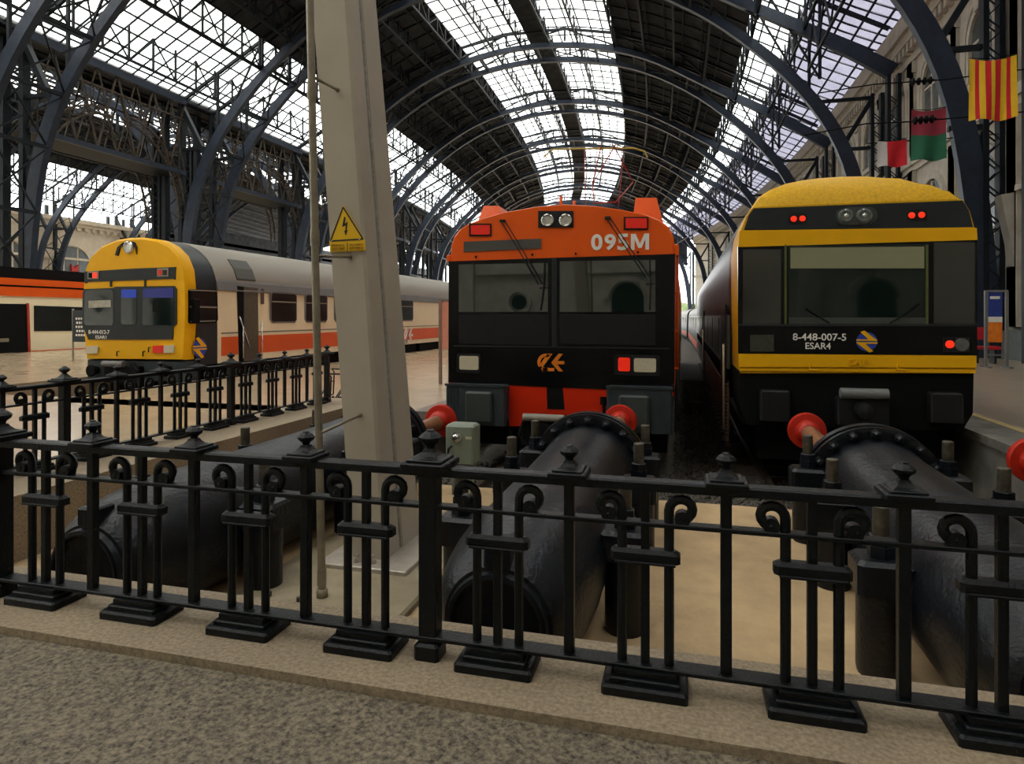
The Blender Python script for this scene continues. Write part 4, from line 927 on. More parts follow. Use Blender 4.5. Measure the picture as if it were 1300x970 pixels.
NC = [NX, -59.5]
def yseq(y0, y1, st):
    ys = []; y = y0
    while y < y1 - 1e-6: ys.append(y); y += st
    return ys + [y1]
def strip(mb, xc, d0, d1, y0=YS, y1=YE, th=.08, zoff=0., nd=3, mi=0):
    ds = [d0 + (d1 - d0) * i / nd for i in range(nd + 1)]; ys = yseq(y0, y1, 6.)
    def row(y, o): return [(xc + d + cx_shift(y), y, surf(d) + zoff + o) for d in ds]
    rings = [row(y, 0) + list(reversed(row(y, th))) for y in ys]
    mb.loft(rings, mi, True, False); return mb
# opaque bands and walkway
op = MB()
for c in NC:
    for s in (-1, 1): strip(op, c, s * 6.6, s * 16.0, nd=6)
    strip(op, c, -.9, .9, nd=1, zoff=-.25)
strip(op, NC[1], -22.9, -16, 86, YE, nd=3); op.box(-82.7, -82.5, 86, 200, -.2, 17.)
struct('ceiling', op, OPAQ)
wi = 1
def window(bands, m):
    global wi
    g = MB()
    for (c, a, b) in bands: strip(g, c, a, b, YS, 86 if (c == NC[1] and a < -20) else YE, nd=3, th=.02)
    struct('window_%d' % wi, g, m); wi += 1
window([(NC[0], -6.6, -.9)], SKYGL); window([(NC[0], .9, 6.6)], SKYGL); window([(NC[0], -22.9, -16)], SKYGL); window([(NC[0], 16, 18.6)], SKYGL); window([(NC[0], 18.6, 23.3)], SKYGD)
window([(NC[1], -6.6, -.9)], SKYGL); window([(NC[1], .9, 6.6)], SKYGL); window([(NC[1], -22.9, -16)], SKYGL); window([(NC[1], 16, 22.9)], SKYGL)
# glazing bars and purlins
gb = MB()
for ci, c in enumerate(NC):
    for (a, b) in ((-22.9, -16), (-6.6, -.9), (.9, 6.6), (16, 23.3)):
        nd = max(3, int(round((b - a) / .95))); y = 4.
        while y < (100 if ci == 0 else 80):
            sh = cx_shift(y)
            for i in range(3):
                d0 = a + (b - a) * i / 3; d1 = a + (b - a) * (i + 1) / 3
                gb.bar((c + d0 + sh, y, surf(d0) - .04), (c + d1 + sh, y, surf(d1) - .04), .085, .08)
            y += 1.0 if y < 45 else 1.6
        for i in range(nd + 1):
            d = a + (b - a) * i / nd; ys = yseq(4, YE, 7.)
            for y0, y1 in zip(ys, ys[1:]): gb.bar((c + d + cx_shift(y0), y0, surf(d) - .06), (c + d + cx_shift(y1), y1, surf(d) - .06), .10, .09)
    # battens below the opaque bands
    for s in (-1, 1):
        y = 5.
        while y < (110 if ci == 0 else 80):
            sh = cx_shift(y)
            for i in range(3):
                d0 = s * (6.6 + 9.4 * i / 3); d1 = s * (6.6 + 9.4 * (i + 1) / 3)
                gb.bar((c + d0 + sh, y, surf(d0) - .06), (c + d1 + sh, y, surf(d1) - .06), .09, .12)
            y += 1.9
        for i in range(1, 7):
            d = s * (6.6 + 9.4 * i / 7); ys = yseq(4, YE, 8.)
            for y0, y1 in zip(ys, ys[1:]): gb.bar((c + d + cx_shift(y0), y0, surf(d) - .1), (c + d + cx_shift(y1), y1, surf(d) - .1), .10, .14)
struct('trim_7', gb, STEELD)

# longitudinal lattice purlins
pl = MB()
PLD = [-19.6, -16, -13.6, -11.3, -9, -6.6, -3.6, -1.2, 1.2, 3.6, 6.6, 9, 11.3, 13.6, 16, 18.4]
for ci, c in enumerate(NC):
    for d in PLD:
        if ci == 1 and d > 7: pass
        y = 4.; st = 1.8; k = 0
        zb_ = ribz(d) + .35 if abs(d) < 18 else surf(d) - 2.1
        zb_ = max(zb_, surf(d) - 2.2)
        yend = 112 if ci == 0 else 90
        while y < yend:
            s0, s1 = cx_shift(y), cx_shift(y + st); x0_, x1_ = c + d + s0, c + d + s1
            pl.bar((x0_, y, zb_), (x1_, y + st, zb_), .14, .14)
            pl.bar((x0_, y, zb_), (x0_, y, surf(d) - .1), .11, .11)
            if k % 2 == 0: pl.bar((x0_, y, surf(d) - .1), (x1_, y + st, zb_), .075)
            else: pl.bar((x0_, y, zb_), (x1_, y + st, surf(d) - .1), .075)
            y += st; k += 1
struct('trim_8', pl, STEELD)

# ------------------------------------------------------------------ arches
RIBA = [p for p in RIB if p[0] <= 13.5] + [(17.0, 16.3), (20.0, 14.5), (22.55, 12.7)]
def rib_mesh(y, w_=.36, dp=.40, right=None):
    """one steel rib: a box section following RIB on both sides"""
    T = [(-d, h) for d, h in reversed(RIB[1:])] + list(right or RIB)
    # refine
    pts = []
    for (a, b) in zip(T, T[1:]): pts += [a, ((a[0] + b[0]) / 2, (a[1] + b[1]) / 2)]
    pts.append(T[-1])
    for _ in range(2):
        pts = [pts[0]] + [((p[0] + 2 * q[0] + r[0]) / 4, (p[1] + 2 * q[1] + r[1]) / 4) for p, q, r in zip(pts, pts[1:], pts[2:])] + [pts[-1]]
    rings = []
    for i, (d, h) in enumerate(pts):
        a = pts[max(i - 1, 0)]; b = pts[min(i + 1, len(pts) - 1)]; t = Vector((b[0] - a[0], b[1] - a[1])).normalized(); n = Vector((-t.y, t.x))
        k = dp * (1.0 + 1.0 * max(0, (abs(d) - 12) / 10))
        o = (d + n.x * k, h + H + n.y * k); q = (d, h + H)
        rings.append([(q[0], y - w_ / 2, q[1]), (q[0], y + w_ / 2, q[1]), (o[0], y + w_ / 2, o[1]), (o[0], y - w_ / 2, o[1])])
    return MB().loft(rings, smooth=False), pts
GAP = 3.1
def make_arch():
    t = empty('roof_arch', (0, 0, ZP))
    for y in (-GAP, 0):
        m_, pts = rib_mesh(y, right=RIBA if y < 0 else None)
        for i in range(len(m_.v)): v = m_.v[i]; m_.v[i] = (v[0], v[1], v[2] - ZP)
        m_.build('rib', STEEL, t)
    # cross-bracing between the two ribs
    q = [p for p in pts[3::3] if p[0] < 14]
    for i, (d, h) in enumerate(q):
        b = MB(); z = h + H + .2 - ZP; b.bar((d, -GAP, z), (d, 0, z), .14, .2)
        if i + 1 < len(q):
            d2, h2 = q[i + 1]; z2 = h2 + H + .2 - ZP
            if abs(d) > 11 or i % 2: b.bar((d, -GAP, z), (d2, 0, z2), .08); b.bar((d, 0, z), (d2, -GAP, z2), .08)
        b.build('cross_bracing', STEELD, t)
    # spandrel frames up to the roof surface
    for y in (-GAP, 0):
        s = MB()
        for d in (-22.6, -19.6, -16, -11.3, -6.6, -2.5, 2.5, 6.6, 11.3, 16, 19.2, 22.6):
            r0 = ribz(d) if abs(d) < 22.3 else ribz(20.4)
            if abs(d) < 22.3: s.bar((d, y, r0 + .5 - ZP), (d, y, surf(d) - .1 - ZP), .16, .16)
        ds = [-22.6, -19.6, -16, -11.3, -6.6, -2.5, 2.5, 6.6, 11.3, 16, 19.2, 22.6]
        for d0, d1 in zip(ds, ds[1:]):
            s.bar((d0, y, surf(d0) - .2 - ZP), (d1, y, surf(d1) - .2 - ZP), .18, .2)
            hi, lo_ = (d0, d1) if abs(d0) < abs(d1) else (d1, d0)
            if abs(lo_) < 22.3: s.bar((hi, y, surf(hi) - .2 - ZP), (lo_, y, ribz(lo_) + .5 - ZP), .11)
        s.build('spandrel_frame', STEELD, t)
    return t
def make_outer_column():
    """lattice stanchion outside the rib foot, with struts back to the rib (foot at x=22.25, stanchion further out)"""
    parts = []
    for y in (-GAP, 0):
        c = MB(); x0, x1 = 22.55, 23.05
        for x in (x0, x1): c.box(x - .09, x + .09, y - .2, y + .2, 0, 12.9 + H - ZP)
        z = .3
        while z < 13.:
            c.bar((x0, y - .17, z), (x1, y - .17, z + .5), .045); c.bar((x1, y - .17, z + .5), (x0, y - .17, z + 1.0), .045)
            c.bar((x0, y + .17, z), (x1, y + .17, z + .5), .045); c.bar((x1, y + .17, z + .5), (x0, y + .17, z + 1.0), .045); z += 1.0
        if y == 0:
            for z, d in ((1.4, 22.1), (4.1, 21.9), (6.9, 21.5), (9.8, 20.8), (12.7, 19.3)):
                c.bar((d - .1, y, z + H - ZP), (x0, y, z + H - ZP), .2, .18)
            c.bar((20.9, y, 9.8 + H - ZP), (22.6, y, 12.7 + H - ZP), .24, .24)
            c.bar((21.9, y, 4.6 + H - ZP), (22.6, y, 6.9 + H - ZP), .2, .2)
        parts.append(c)
    return parts
proto = make_arch(); outer = make_outer_column()
for c in outer: c.build('wall_stanchion', STEELD, proto)
# mirrored outer column on the valley side
for y in (-GAP, 0):
    c = MB(); 
    for x in (-22.6, -24.0): c.box(x - .16, x + .16, y - .22, y + .22, 0, 15.3 + H - ZP)
    z = .3
    while z < 15: c.bar((-22.6, y, z), (-24, y, z + 1.0), .07); c.bar((-24, y, z + 1), (-22.6, y, z + 2.), .07); z += 2.
    for z, d in ((5.1, 22.0), (8.6, 21.5), (11.9, 20.5)): c.bar((-d + .1, y, z + H - ZP), (-22.6, y, z + H - ZP), .22, .2)
    c.bar((-20.4, y, 11.0 + H - ZP), (-22.6, y, 15.0 + H - ZP), .3, .3); c.bar((-21.9, y, 5.4 + H - ZP), (-22.6, y, 9.5 + H - ZP), .25, .25)
    c.build('valley_stanchion', STEELD, proto)
names = ['nearest', 'second', 'third', 'fourth', 'fifth', 'sixth', 'seventh', 'eighth']
YB0 = 27.1; PER = 14.5
for ni, c in enumerate(NC):
    for k in range(8 if ni == 0 else 6):
        y = YB0 + PER * k
        o = proto if (ni == 0 and k == 0) else copy_tree(proto)
        o.location = (c + cx_shift(y), y, ZP); o.rotation_euler.z = math.atan(.00252 * max(0, y - 45))
        tag(o, '%s blue-grey steel roof arch pair of the %s' % (names[k], 'main hall above the orange train' if ni == 0 else 'left hall behind the far train'), 'roof arch', 'steel roof arches of the main hall' if ni == 0 else 'steel roof arches of the left hall')

# valley girders between arches
def make_girder():
    L = PER - GAP
    t = empty('lattice_girder', (0, 0, 0))
    for dx in (-1.4, 1.4):
        g = MB(); zt, zb_ = 15.3 + H, 10.2 + H; n = 4
        g.bar((dx, 0, zt), (dx, L, zt), .3, .5); g.bar((dx, 0, zb_), (dx, L, zb_), .26, .3)
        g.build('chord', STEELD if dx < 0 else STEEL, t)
        g = MB()
        for i in range(n):
            y0, y1 = L * i / n, L * (i + 1) / n; ym = (y0 + y1) / 2
            g.bar((dx, y0, zt), (dx, ym, zb_), .10); g.bar((dx, ym, zb_), (dx, y1, zt), .10)
            g.bar((dx, y0, zb_), (dx, ym, zt), .07); g.bar((dx, ym, zt), (dx, y1, zb_), .07); g.bar((dx, y0, zt - 1.3), (dx, y1, zt - 1.3), .09)
        g.build('web', STEELT, t)
        for s in (0, 1):
            a = MB(); P1 = []; P2 = []
            for i in range(11):
                th = math.pi / 2 * i / 10
                yy = (4.8 * (1 - math.cos(th))); zz = 7.2 + H + 5.6 * math.sin(th)
                P1.append((dx, yy if s == 0 else L - yy, zz)); P2.append((dx, (yy + .1) if s == 0 else L - yy - .1, zz - .0))
            for p_, q_ in zip(P1, P1[1:]): a.bar(p_, q_, .12, .1)
            P3 = [(x_, (y_ + .55) if s == 0 else y_ - .55, z_ - .35) for x_, y_, z_ in P1]
            for p_, q_ in zip(P3, P3[1:]): a.bar(p_, q_, .12, .1)
            for i in range(10): a.bar(P1[i], P3[i + 1], .05); a.bar(P3[i], P1[i], .05)
            for i in range(3, 10, 3): a.bar(P1[i], (P1[i][0], P1[i][1], zt - 1.3), .05)
            a.build('arched_bracket', STEELT, t)
    g = MB(); g.box(-1.5, 1.5, 0, L, 10.1 + H, 10.22 + H)
    for i in range(6): g.bar((-1.4, L * i / 6, 10.4 + H), (1.4, L * (i + 1) / 6, 10.4 + H), .1)
    g.build('soffit', STEELD, t)
    return t
gp = None
for k in range(-1, 7):
    if gp is None: gp = o = make_girder()
    else: o = copy_tree(gp)
    y = YB0 + PER * k; o.location = (-35.75 + cx_shift(y + 5), y, 0); o.rotation_euler.z = math.atan(.00252 * max(0, y + 5 - 45))
    tag(o, '%s lattice girder with arched brackets along the column row between the halls' % (['nearest', 'second', 'third', 'fourth', 'fifth', 'sixth', 'seventh', 'eighth'][k + 1]), 'girder', 'lattice girders between the halls')
# gutter plate over the valley and tie at the nave edges
g = MB(); ys = yseq(YS, YE, 6.)
g.loft([[(-37.0 + cx_shift(y), y, 15.3 + H + .1), (-34.5 + cx_shift(y), y, 15.3 + H + .1), (-34.5 + cx_shift(y), y, 15.7 + H + .1), (-37.0 + cx_shift(y), y, 15.7 + H + .1)] for y in ys], smooth=False)
struct('trim_9', g, STEELD)
# lattice tie along the shoulder of the right side (vertical lattice between pairs)
g = MB()
for k in range(-1, 8):
    y = YB0 + PER * k
    for i in range(4):
        yy = y + 0 + (PER - GAP) * i / 4; y2 = y + (PER - GAP) * (i + 1) / 4; sh = cx_shift(yy); s2 = cx_shift(y2)
        for d, z0, z1 in ((18.6, 13.5 + H, 17.6 + H),):
            g.bar((NX + d + sh, yy, z0), (NX + d + s2, y2, z0), .12); g.bar((NX + d + sh, yy, z0), (NX + d + s2, y2, z1), .08); g.bar((NX + d + sh, yy, z1), (NX + d + s2, y2, z0), .08)
struct('trim_10', g, STEELD)

# ------------------------------------------------------------------ far gable screens
g = MB(); gg = MB()
for ci, c in enumerate(NC):
    sh = cx_shift(YE); n = 24
    zl = 13.0
    for i in range(n):
        d0 = -22.9 + 45.8 * i / n; d1 = -22.9 + 45.8 * (i + 1) / n
        z_a, z_b = surf(d0), surf(d1)
        lo_ = lambda d: 9.5 + 9.5 * math.sqrt(max(0, 1 - (d / 23.5) ** 2))
        gg.prism([(c + sh + d0, lo_(d0)), (c + sh + d1, lo_(d1)), (c + sh + d1, z_b), (c + sh + d0, z_a)], YE - .05, YE, 0)
        g.bar((c + sh + d0, YE - .2, lo_(d0)), (c + sh + d0, YE - .2, z_a), .25); g.bar((c + sh + d0, YE - .2, lo_(d0)), (c + sh + d1, YE - .2, lo_(d1)), .3, .7)
struct('wall_far', gg, STEELD); struct('trim_11', g, STEEL)
# outside world beyond
struct('floor.007', MB().box(-400, 300, 260, 600, -1.5, -1.3), GROUND)
tr = MB(); rnd = random.Random(4)
for i in range(60):
    x = -230 + i * 6 + rnd.uniform(-2, 2); y = 330 + rnd.uniform(-20, 20); r = rnd.uniform(4, 7); zc_ = rnd.uniform(1.5, 3.5)
    tr.lathe([(-r, r * .2), (-r * .6, r * .75), (0, r), (r * .5, r * .8), (r * .9, r * .3)], (x, y, zc_), 'Z', 9)
tag(tr.build('distant_trees', TREE), 'hazy line of green trees beyond the open end of the hall', 'trees', kind='stuff')

# ------------------------------------------------------------------ right wall
def arch_poly(yc, w_, z0, z1, n=14):
    r = w_ / 2; zs = z1 - r
    return [(yc - r, z0), (yc + r, z0)] + [(yc + r * math.cos(math.pi * i / n), zs + r * math.sin(math.pi * i / n)) for i in range(n + 1)]
def arch_ring(mb, X, yc, w_, z0, z1, t, dep, n=14):
    r = w_ / 2; zs = z1 - r
    inn = [(yc - r, z0)] + [(yc - r * math.cos(math.pi * i / n), zs + r * math.sin(math.pi * i / n)) for i in range(n + 1)] + [(yc + r, z0)]
    out = [(yc - r - t, z0)] + [(yc - (r + t) * math.cos(math.pi * i / n), zs + (r + t) * math.sin(math.pi * i / n)) for i in range(n + 1)] + [(yc + r + t, z0)]
    for i in range(len(inn) - 1):
        mb.prism([inn[i], inn[i + 1], out[i + 1], out[i]], X, X - dep, 0, 'YZ')
wall = MB(); ys = yseq(YS, 130, 5.)
wall.loft([[(WX + cx_shift(y), y, -1.5), (WX + 1 + cx_shift(y), y, -1.5), (WX + 1 + cx_shift(y), y, 16.6), (WX + cx_shift(y), y, 16.6)] for y in ys], smooth=False)
for (x, z0, z1) in ((.55, 15.7, 16.6), (.35, 15.2, 15.7), (.12, 14.2, 14.4), (.22, 8.9, 9.3), (.12, 8.6, 8.9)):
    wall.loft([[(WX - x + cx_shift(y), y, z0), (WX + .1 + cx_shift(y), y, z0), (WX + .1 + cx_shift(y), y, z1), (WX - x + cx_shift(y), y, z1)] for y in ys], smooth=False)
y = 4.
while y < 120:
    wall.box(WX - .3 + cx_shift(y), WX + cx_shift(y), y, y + .3, 14.75, 15.2); y += .62
struct('wall_right', wall, STONE)
rows = []
WP = 5.25
for k in range(-5, 16):
    yc = 29.0 + WP * k; sh = cx_shift(yc); X = WX + sh
    # upper arched window
    f = MB(); arch_ring(f, X, yc, 2.1, 10.7, 13.3, .22, .16); arch_ring(f, X, yc, 3.1, 10.4, 13.9, .16, .10)
    f.box(X - .2, X, yc - 1.5, yc + 1.5, 10.3, 10.55)
    f.prism([(yc - .2, 13.2), (yc + .2, 13.2), (yc + .3, 14.2), (yc - .3, 14.2)], X, X - .3, 0, 'YZ')
    for s in (-1, 1):
        f.box(X - .14, X, yc + s * 2.62 - .3, yc + s * 2.62 + .3, 9.3, 14.0); f.box(X - .24, X, yc + s * 2.62 - .4, yc + s * 2.62 + .4, 13.5, 14.1)
        # lower storey pilaster with console
        f.box(X - .22, X, yc + s * 2.62 - .35, yc + s * 2.62 + .35, .9, 8.6)
        f.loft([[(X, yc + s * 2.62 - .25, 3.0), (X - .25, yc + s * 2.62 - .25, 3.0), (X - .3, yc + s * 2.62 - .25, 3.8), (X - .5, yc + s * 2.62 - .25, 4.8), (X - .62, yc + s * 2.62 - .25, 5.5), (X, yc + s * 2.62 - .25, 5.6)],
                [(X, yc + s * 2.62 + .25, 3.0), (X - .25, yc + s * 2.62 + .25, 3.0), (X - .3, yc + s * 2.62 + .25, 3.8), (X - .5, yc + s * 2.62 + .25, 4.8), (X - .62, yc + s * 2.62 + .25, 5.5), (X, yc + s * 2.62 + .25, 5.6)]], smooth=False)
    arch_ring(f, X, yc, 2.7, 4.6, 7.7, .3, .14)
    f.box(X - .25, X, yc - 2.3, yc + 2.3, 5.6, 5.8) if k % 2 else f.box(X - .2, X, yc - 1.8, yc + 1.8, 4.3, 4.6)
    struct('trim_%d' % (20 + k), f, STONE)
    g = MB(); g.prism(arch_poly(yc, 2.1, 10.7, 13.3), X + .02, X - .03, 0, 'YZ'); g.prism(arch_poly(yc, 2.7, 4.6, 7.7), X + .02, X - .03, 0, 'YZ')
    wo = tag(g.build('window_%d' % (40 + k), WGLASS), kind='structure')
    mm = MB(); mm.box(X - .1, X - .02, yc - .06, yc + .06, 10.7, 13.25); mm.box(X - .08, X - .02, yc - 1., yc + 1., 12.1, 12.2); mm.box(X - .1, X - .02, yc - .06, yc + .06, 4.6, 7.6)
    mm.build('mullion', STONE, wo)
d = MB(); d.loft([[(WX - .3 + cx_shift(y), y, ZP), (WX + cx_shift(y), y, ZP), (WX + cx_shift(y), y, .75), (WX - .3 + cx_shift(y), y, .75)] for y in ys], smooth=False)
struct('baseboard_right', d, DADO)

# ------------------------------------------------------------------ left far wall
XW = -83.0
wl_ = MB(); wl_.box(XW - 1, XW, YS, 200, -1.5, 15.0)
for (x, z0, z1) in ((.5, 14.4, 15.0), (.3, 13.9, 14.4), (.2, 9.2, 9.5), (.15, 6.2, 6.5)): wl_.box(XW, XW + x, YS, 200, z0, z1)
for i in range(60): wl_.box(XW, XW + .25, 40 + i * 1.2, 40.6 + i * 1.2, 13.4, 13.9)
struct('wall_left', wl_, STONEF)
for k in range(10):
    yc = 44 + k * 9.2
    f = MB(); arch_ring(f, XW, yc, 6., 6.8, 11.2, .4, -.25); struct('trim_%d' % (60 + k), f, STONEF)
    g = MB()
    for (a, b) in ((-2.9, -1.2), (-.9, .9), (1.2, 2.9)):
        n = 6; top = [(yc + a + (b - a) * i / n, 8.2 + math.sqrt(max(0, 9 - (a + (b - a) * i / n) ** 2)) * .95) for i in range(n + 1)]
        g.prism([(yc + b, 7.6), (yc + a, 7.6)] + top, XW - .02, XW + .06, 0, 'YZ')
    tag(g.build('window_%d' % (70 + k), WGLASS), kind='structure')
    b_ = MB()
    for i in range(10): b_.box(XW, XW + .1, yc - 3.8 + i * .8, yc - 3.5 + i * .8, 6.5, 7.5)
    b_.box(XW, XW + .2, yc - 4, yc + 4, 7.4, 7.6); struct('trim_%d' % (80 + k), b_, STONEF)
# red wall sign behind the far train
for (u0, v0, u1, v1, lab) in ((91, 336, 100, 349, 'red bow-tie shaped sign on the pale wall behind the far left train'),):
    a = PX(u0, v1, XW + .3); b = PX(u1, v0, XW + .3)
    k = MB(); yc, zc_ = (a[0] + b[0]) / 2, (a[1] + b[1]) / 2
    k.prism([(a[0], a[1]), (yc, zc_ - .2), (yc, zc_ + .2), (a[0], b[1])], XW + .02, XW + .3, 0, 'YZ'); k.prism([(yc, zc_ - .2), (b[0], a[1]), (b[0], b[1]), (yc, zc_ + .2)], XW + .02, XW + .3, 0, 'YZ')
    tag(k.build('wall_sign', RED), lab, 'sign')
# ------------------------------------------------------------------ head building behind the camera (it mirrors in the windscreens)
wb = MB(); wb.box(-90, 13, -17.2, -16.2, -1, 27)
for z0, z1, x in ((8.3, 8.9, .4), (13.6, 14.3, .5), (19, 19.6, .5)): wb.box(-84, 11.2, -16.2, -16.2 + x, z0, z1)
for i in range(-14, 3):
    wb.box(i * 6 - .5, i * 6 + .5, -16.2, -15.9, 0, 13.6)
struct('wall_back', wb, STONE)
for i in range(-14, 2):
    xcn = i * 6 + 3.1; g = MB(); n = 14
    if i % 2:
        r = .85; g.prism([(xcn - r, 0), (xcn + r, 0)] + [(xcn + r * math.cos(math.pi * j / n), 2.2 + r * math.sin(math.pi * j / n)) for j in range(n + 1)], -16.25, -16.1)
        f = MB(); n = 14
        for j in range(n):
            a0, a1 = math.pi * j / n, math.pi * (j + 1) / n
            f.prism([(xcn + q * math.cos(t), 2.2 + q * math.sin(t)) for q, t in ((1.0, a0), (1.25, a0), (1.25, a1), (1.0, a1))], -16.2, -15.95)
    else:
        g.prism([(xcn + .42 * math.cos(2 * math.pi * j / 20), 2.05 + .42 * math.sin(2 * math.pi * j / 20)) for j in range(20)], -16.25, -16.1)
        f = MB()
        for j in range(20):
            a0, a1 = 2 * math.pi * j / 20, 2 * math.pi * (j + 1) / 20
            f.prism([(xcn + q * math.cos(t), 2.05 + q * math.sin(t)) for q, t in ((.55, a0), (.75, a0), (.75, a1), (.55, a1))], -16.2, -15.98)
    f.box(xcn - 2.3, xcn + 2.3, -16.2, -15.9, 3.6, 3.85)
    tag(g.build('door_%d' % (i + 15), UNDER), kind='structure'); struct('trim_%d' % (i + 115), f, STONE)

# ------------------------------------------------------------------ flags and wires
def flag(label, u0, u1, vt, vb, Y, cols, horiz=False, sag=.1):
    a = PY(u0, vt, Y); b = PY(u1, vt, Y); zb_ = PY(u0, vb, Y)[1]
    t = empty('flag', ((a[0] + b[0]) / 2, Y, zb_)); tag(t, label, 'flag')
    n = 24; m_ = 12; k = MB(); W_ = b[0] - a[0]; Hh = a[1] - zb_
    def P(i, j, o):
        s, q = i / n, j / m_
        return (a[0] + W_ * s, Y + .05 * math.sin(s * 9 + q * 2) * (.3 + q) + o, a[1] - Hh * q - sag * math.sin(math.pi * s) * (1 - q * .8) + .03 * math.sin(s * 7) * q)
    vs = [P(i, j, o) for o in (0, .008) for j in range(m_ + 1) for i in range(n + 1)]; off = (n + 1) * (m_ + 1)
    for j in range(m_):
        for i in range(n):
            ci = int((j / m_ if horiz else (i + .5) / n) * len(cols)); q0 = j * (n + 1) + i
            c = cols[min(ci, len(cols) - 1)]
            k.add([vs[q0], vs[q0 + 1], vs[q0 + n + 2], vs[q0 + n + 1]], [(0, 1, 2, 3)], c[0], True)
            k.add([vs[off + q0], vs[off + q0 + 1], vs[off + q0 + n + 2], vs[off + q0 + n + 1]], [(3, 2, 1, 0)], c[0], True)
    ms = sorted({c[0]: c[1] for c in cols}.items())
    world_part(k, 'cloth', [m for _, m in ms], t)
    world_part(MB().tube([(a[0], Y, a[1]), ((a[0] + b[0]) / 2, Y, a[1] - sag * .6), (b[0], Y, a[1])], .012, 6), 'hanging_cord', UNDER, t)
Yc, Rc = (0, FLY), (1, FLR)
flag('yellow and red vertically striped flag hanging at upper right', 1231, 1291, 74, 153, 20.5, [Yc, Rc, Yc, Rc, Yc, Rc, Yc, Rc, Yc], sag=.12)
flag('maroon over green flag hanging between the striped flag and the white and red one', 1157, 1201, 139, 204, 24.0, [(0, FLM), (1, FLG)], True)
flag('small white and red flag just above the right train roof', 1114, 1151, 179, 212, 27.0, [(0, FLW), (1, FLR), (1, FLR)], sag=.05)
def wire(label, pts, ins=()):
    t = empty('overhead_wire', pts[0]); tag(t, label, 'wire')
    world_part(MB().tube(pts, .022, 6), 'cable', UNDER, t)
    for (a, b) in ins:
        k = MB(); A = Vector(a); B = Vector(b); n = 3
        for i in range(n + 1): k.lathe([(-.10, .03), (-.05, .12), (0, .13), (.04, .05), (.10, .03)], tuple(A.lerp(B, i / n)), 'X', 12)
        world_part(k, 'insulator', UNDER, t)
def Wp(u, v, Y): x, z = PY(u, v, Y); return (x, Y, z)
wire('upper overhead span wire with insulators crossing the right side', [Wp(1040, 118, 24.), Wp(1110, 107, 24.), Wp(1200, 101, 24.), Wp(1300, 88, 24.)], [(Wp(1160, 104, 24.), Wp(1182, 102, 24.))])
wire('lower overhead span wire with insulators crossing in front of the maroon and green flag', [Wp(1020, 172, 22.), Wp(1100, 157, 22.), Wp(1165, 154, 22.), Wp(1300, 142, 22.)], [(Wp(1163, 153, 22.), Wp(1184, 151, 22.))])
wire('overhead span wire holding the white and red flag', [Wp(1100, 182, 27.05), Wp(1200, 176, 27.05), Wp(1280, 169, 27.05)])
sgn = empty('wire_support', Wp(757, 189, 26.)); tag(sgn, 'overhead contact wire support hanging above the orange train', 'wire support')
world_part(MB().tube([Wp(690, 200, 26.), Wp(700, 190, 26.), Wp(725, 189, 26.), Wp(805, 188, 26.), Wp(818, 192, 26.), Wp(822, 200, 26.)], .035, 8), 'arm', CATY, sgn)
world_part(MB().tube([Wp(742, 189, 26.), Wp(742, 225, 26.), Wp(744, 262, 26.)], .02, 6), 'dropper', DKRED, sgn); world_part(MB().tube([Wp(790, 188, 26.), Wp(789, 225, 26.), Wp(785, 262, 26.)], .02, 6), 'dropper', DKRED, sgn)
world_part(MB().tube([Wp(590, 191, 27.), Wp(650, 188, 26.5), Wp(725, 189, 26.)], .02, 6), 'span_cable', UNDER, sgn)

# ------------------------------------------------------------------ platform furniture
# poster stand on the right platform
Yp = 22.
a = PY(1253, 453, Yp); zg = ZP
pa = PY(1254, 371, Yp); pb = PY(1272, 438, Yp)
ps = empty('poster_stand', ((pa[0] + pb[0]) / 2, Yp, ZP)); tag(ps, 'free-standing poster frame in blue and orange on the right platform', 'poster stand')
k = MB()
for x in (pa[0] - .05, pb[0] + .12): k.box(x - .035, x + .035, Yp - .04, Yp + .04, ZP, pa[1] + .05); k.box(x - .05, x + .05, Yp - .3, Yp + .3, ZP, ZP + .04)
k.box(pa[0] - .05, pb[0] + .12, Yp - .03, Yp + .03, pa[1], pa[1] + .06); k.box(pa[0] - .05, pb[0] + .12, Yp - .02, Yp + .02, ZP + .35, ZP + .39); world_part(k, 'frame', ROOFD, ps)
zm = PY(1260, 409, Yp)[1]
world_part(MB().box(pa[0], pb[0], Yp - .02, Yp + .02, zm, pa[1]), 'poster_top', POSTB, ps); world_part(MB().box(pa[0], pb[0], Yp - .02, Yp + .02, pb[1] + .08, zm), 'poster_bottom', POSTO, ps)
world_part(MB().box(pa[0], pb[0], Yp - .025, Yp + .02, zm - .0, zm + .16).box(pa[0] + .05, pa[0] + .3, Yp - .025, Yp, pa[1] - .2, pa[1] - .12), 'poster_caption', WHITE, ps)
bn = empty('bench', (*[PY(1240, 450, 24.)[0]], 24., ZP)); tag(bn, 'red bench on the right platform behind the poster frame', 'bench')
a = PY(1232, 442, 24.); b = PY(1268, 422, 24.); zs0 = ZP + .45
k = MB(); k.cbox(a[0], b[0], 23.8, 24.25, zs0, zs0 + .1, .02); world_part(k, 'seat', BENCH, bn)
k = MB(); k.cbox(a[0], b[0], 24.25, 24.33, zs0 + .3, zs0 + .7, .02); world_part(k, 'backrest', BENCH, bn)
for x in (a[0] + .15, b[0] - .15): world_part(MB().box(x - .03, x + .03, 23.85, 24.25, ZP, zs0).box(x - .03, x + .03, 24.2, 24.27, zs0, zs0 + .6), 'leg', BLKM, bn)
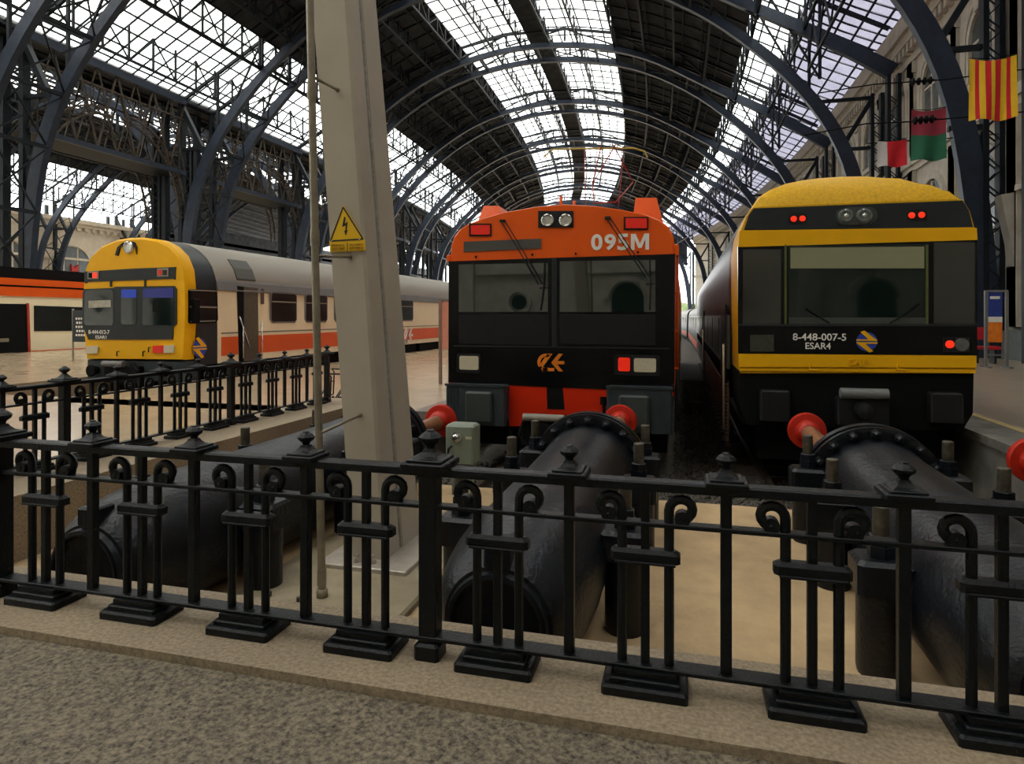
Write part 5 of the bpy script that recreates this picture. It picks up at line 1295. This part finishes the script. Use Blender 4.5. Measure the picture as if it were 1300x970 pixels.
# clock / lamp bottom on the right
# departure board at the left
Yd = 17.5
a = PY(92, 455, Yd); t = empty('departure_board', (PY(93, 463, Yd)[0], Yd, ZP)); tag(t, 'dark departure board on a thin post beside the yellow train front', 'sign')
x0_ = PY(92, 400, Yd)[0]; x1_ = PY(112, 400, Yd)[0]; z1_ = PY(92, 394, Yd)[1]; z0_ = PY(92, 434, Yd)[1]
world_part(MB().box(x0_, x1_, Yd, Yd + .08, z0_, z1_), 'panel', GREYB, t)
world_part(MB().tube([(x0_ - .02, Yd + .04, ZP), (x0_ - .02, Yd + .04, z1_ + .05)], .03, 8), 'post', ROOFG, t)
k = MB()
for i in range(5):
    zz = z1_ - .25 - i * .14
    for j in range(4): k.box(x0_ + .14 + j * .11 + .03 * (i % 2), x0_ + .21 + j * .11 + .03 * (i % 2), Yd - .006, Yd, zz - .07, zz)
world_part(k, 'listing', WHITE, t)
# glazed screen beside the orange train
Ys = 13.5
a = PY(559, 481, Ys); t = empty('platform_screen', (a[0], Ys, ZP)); tag(t, 'pinkish display panel on a grey post on the platform left of the orange train', 'display panel')
zt2 = PY(559, 380, Ys)[1]; x2_ = PY(575, 400, Ys)[0]; zpb = PY(560, 455, Ys)[1]
world_part(MB().box(a[0] - .03, a[0] + .03, Ys - .03, Ys + .03, ZP, zt2).box(a[0], x2_, Ys - .02, Ys + .02, zt2 - .06, zt2), 'post', mat('post_brown', (.2, .15, .12), .5), t)
world_part(MB().box(a[0] + .03, x2_, Ys - .015, Ys + .015, zpb + .2, zt2 - .06), 'panel', PINK, t)
# luggage trolleys by the railing end
ty = 8.0
def trolley(u, v, Y, lab):
    x, z = PY(u, v, Y); t = empty('luggage_trolley', (x, Y, 0 if Y < 8.9 else ZP)); tag(t, lab, 'trolley', 'luggage trolleys parked by the mast')
    z0 = 0 if Y < 8.9 else ZP
    k = MB(); 
    for s in (-.16, .16):
        k.tube([(x + s, Y - .25, z0 + .08), (x + s, Y + .25, z0 + .10), (x + s, Y + .28, z0 + .5), (x + s, Y + .2, z0 + .56)], .014, 6)
        k.tube([(x + s, Y - .25, z0 + .08), (x + s, Y + .1, z0 + .32), (x + s, Y + .28, z0 + .34)], .012, 6)
    k.tube([(x - .16, Y + .2, z0 + .56), (x + .16, Y + .2, z0 + .56)], .016, 6); k.tube([(x - .16, Y - .25, z0 + .08), (x + .16, Y - .25, z0 + .08)], .012, 6); world_part(k, 'frame', BLKM, t)
    for s in (-.14, .14):
        for yy in (-.2, .2): world_part(MB().lathe([(-.012, .035), (.012, .035)], (x + s, Y + yy, z0 + .036), 'X', 12), 'wheel', UNDER, t)
trolley(420, 500, 9.3, 'nearer black luggage trolley on the platform between conduit pole and mast')
trolley(424, 495, 10.2, 'farther black luggage trolley on the platform between conduit pole and mast')
# small rusty box on the ballast
x, _ = PY(883, 530, 17.); e = empty('track_box', (x, 17., ZB)); tag(e, 'small rusty signal box on stubs on the ballast between the two front trains', 'track box')
world_part(MB().cbox(x - .17, x + .17, 16.9, 17.1, ZB + .18, ZB + .34, .03), 'housing', mat('rust_box', (.12, .055, .02), .7, 0, .3, 9), e)
for s in (-.12, .12): world_part(MB().box(x + s - .03, x + s + .03, 16.95, 17.05, ZB, ZB + .18), 'stub', UNDER, e)

bpy.context.view_layer.update()
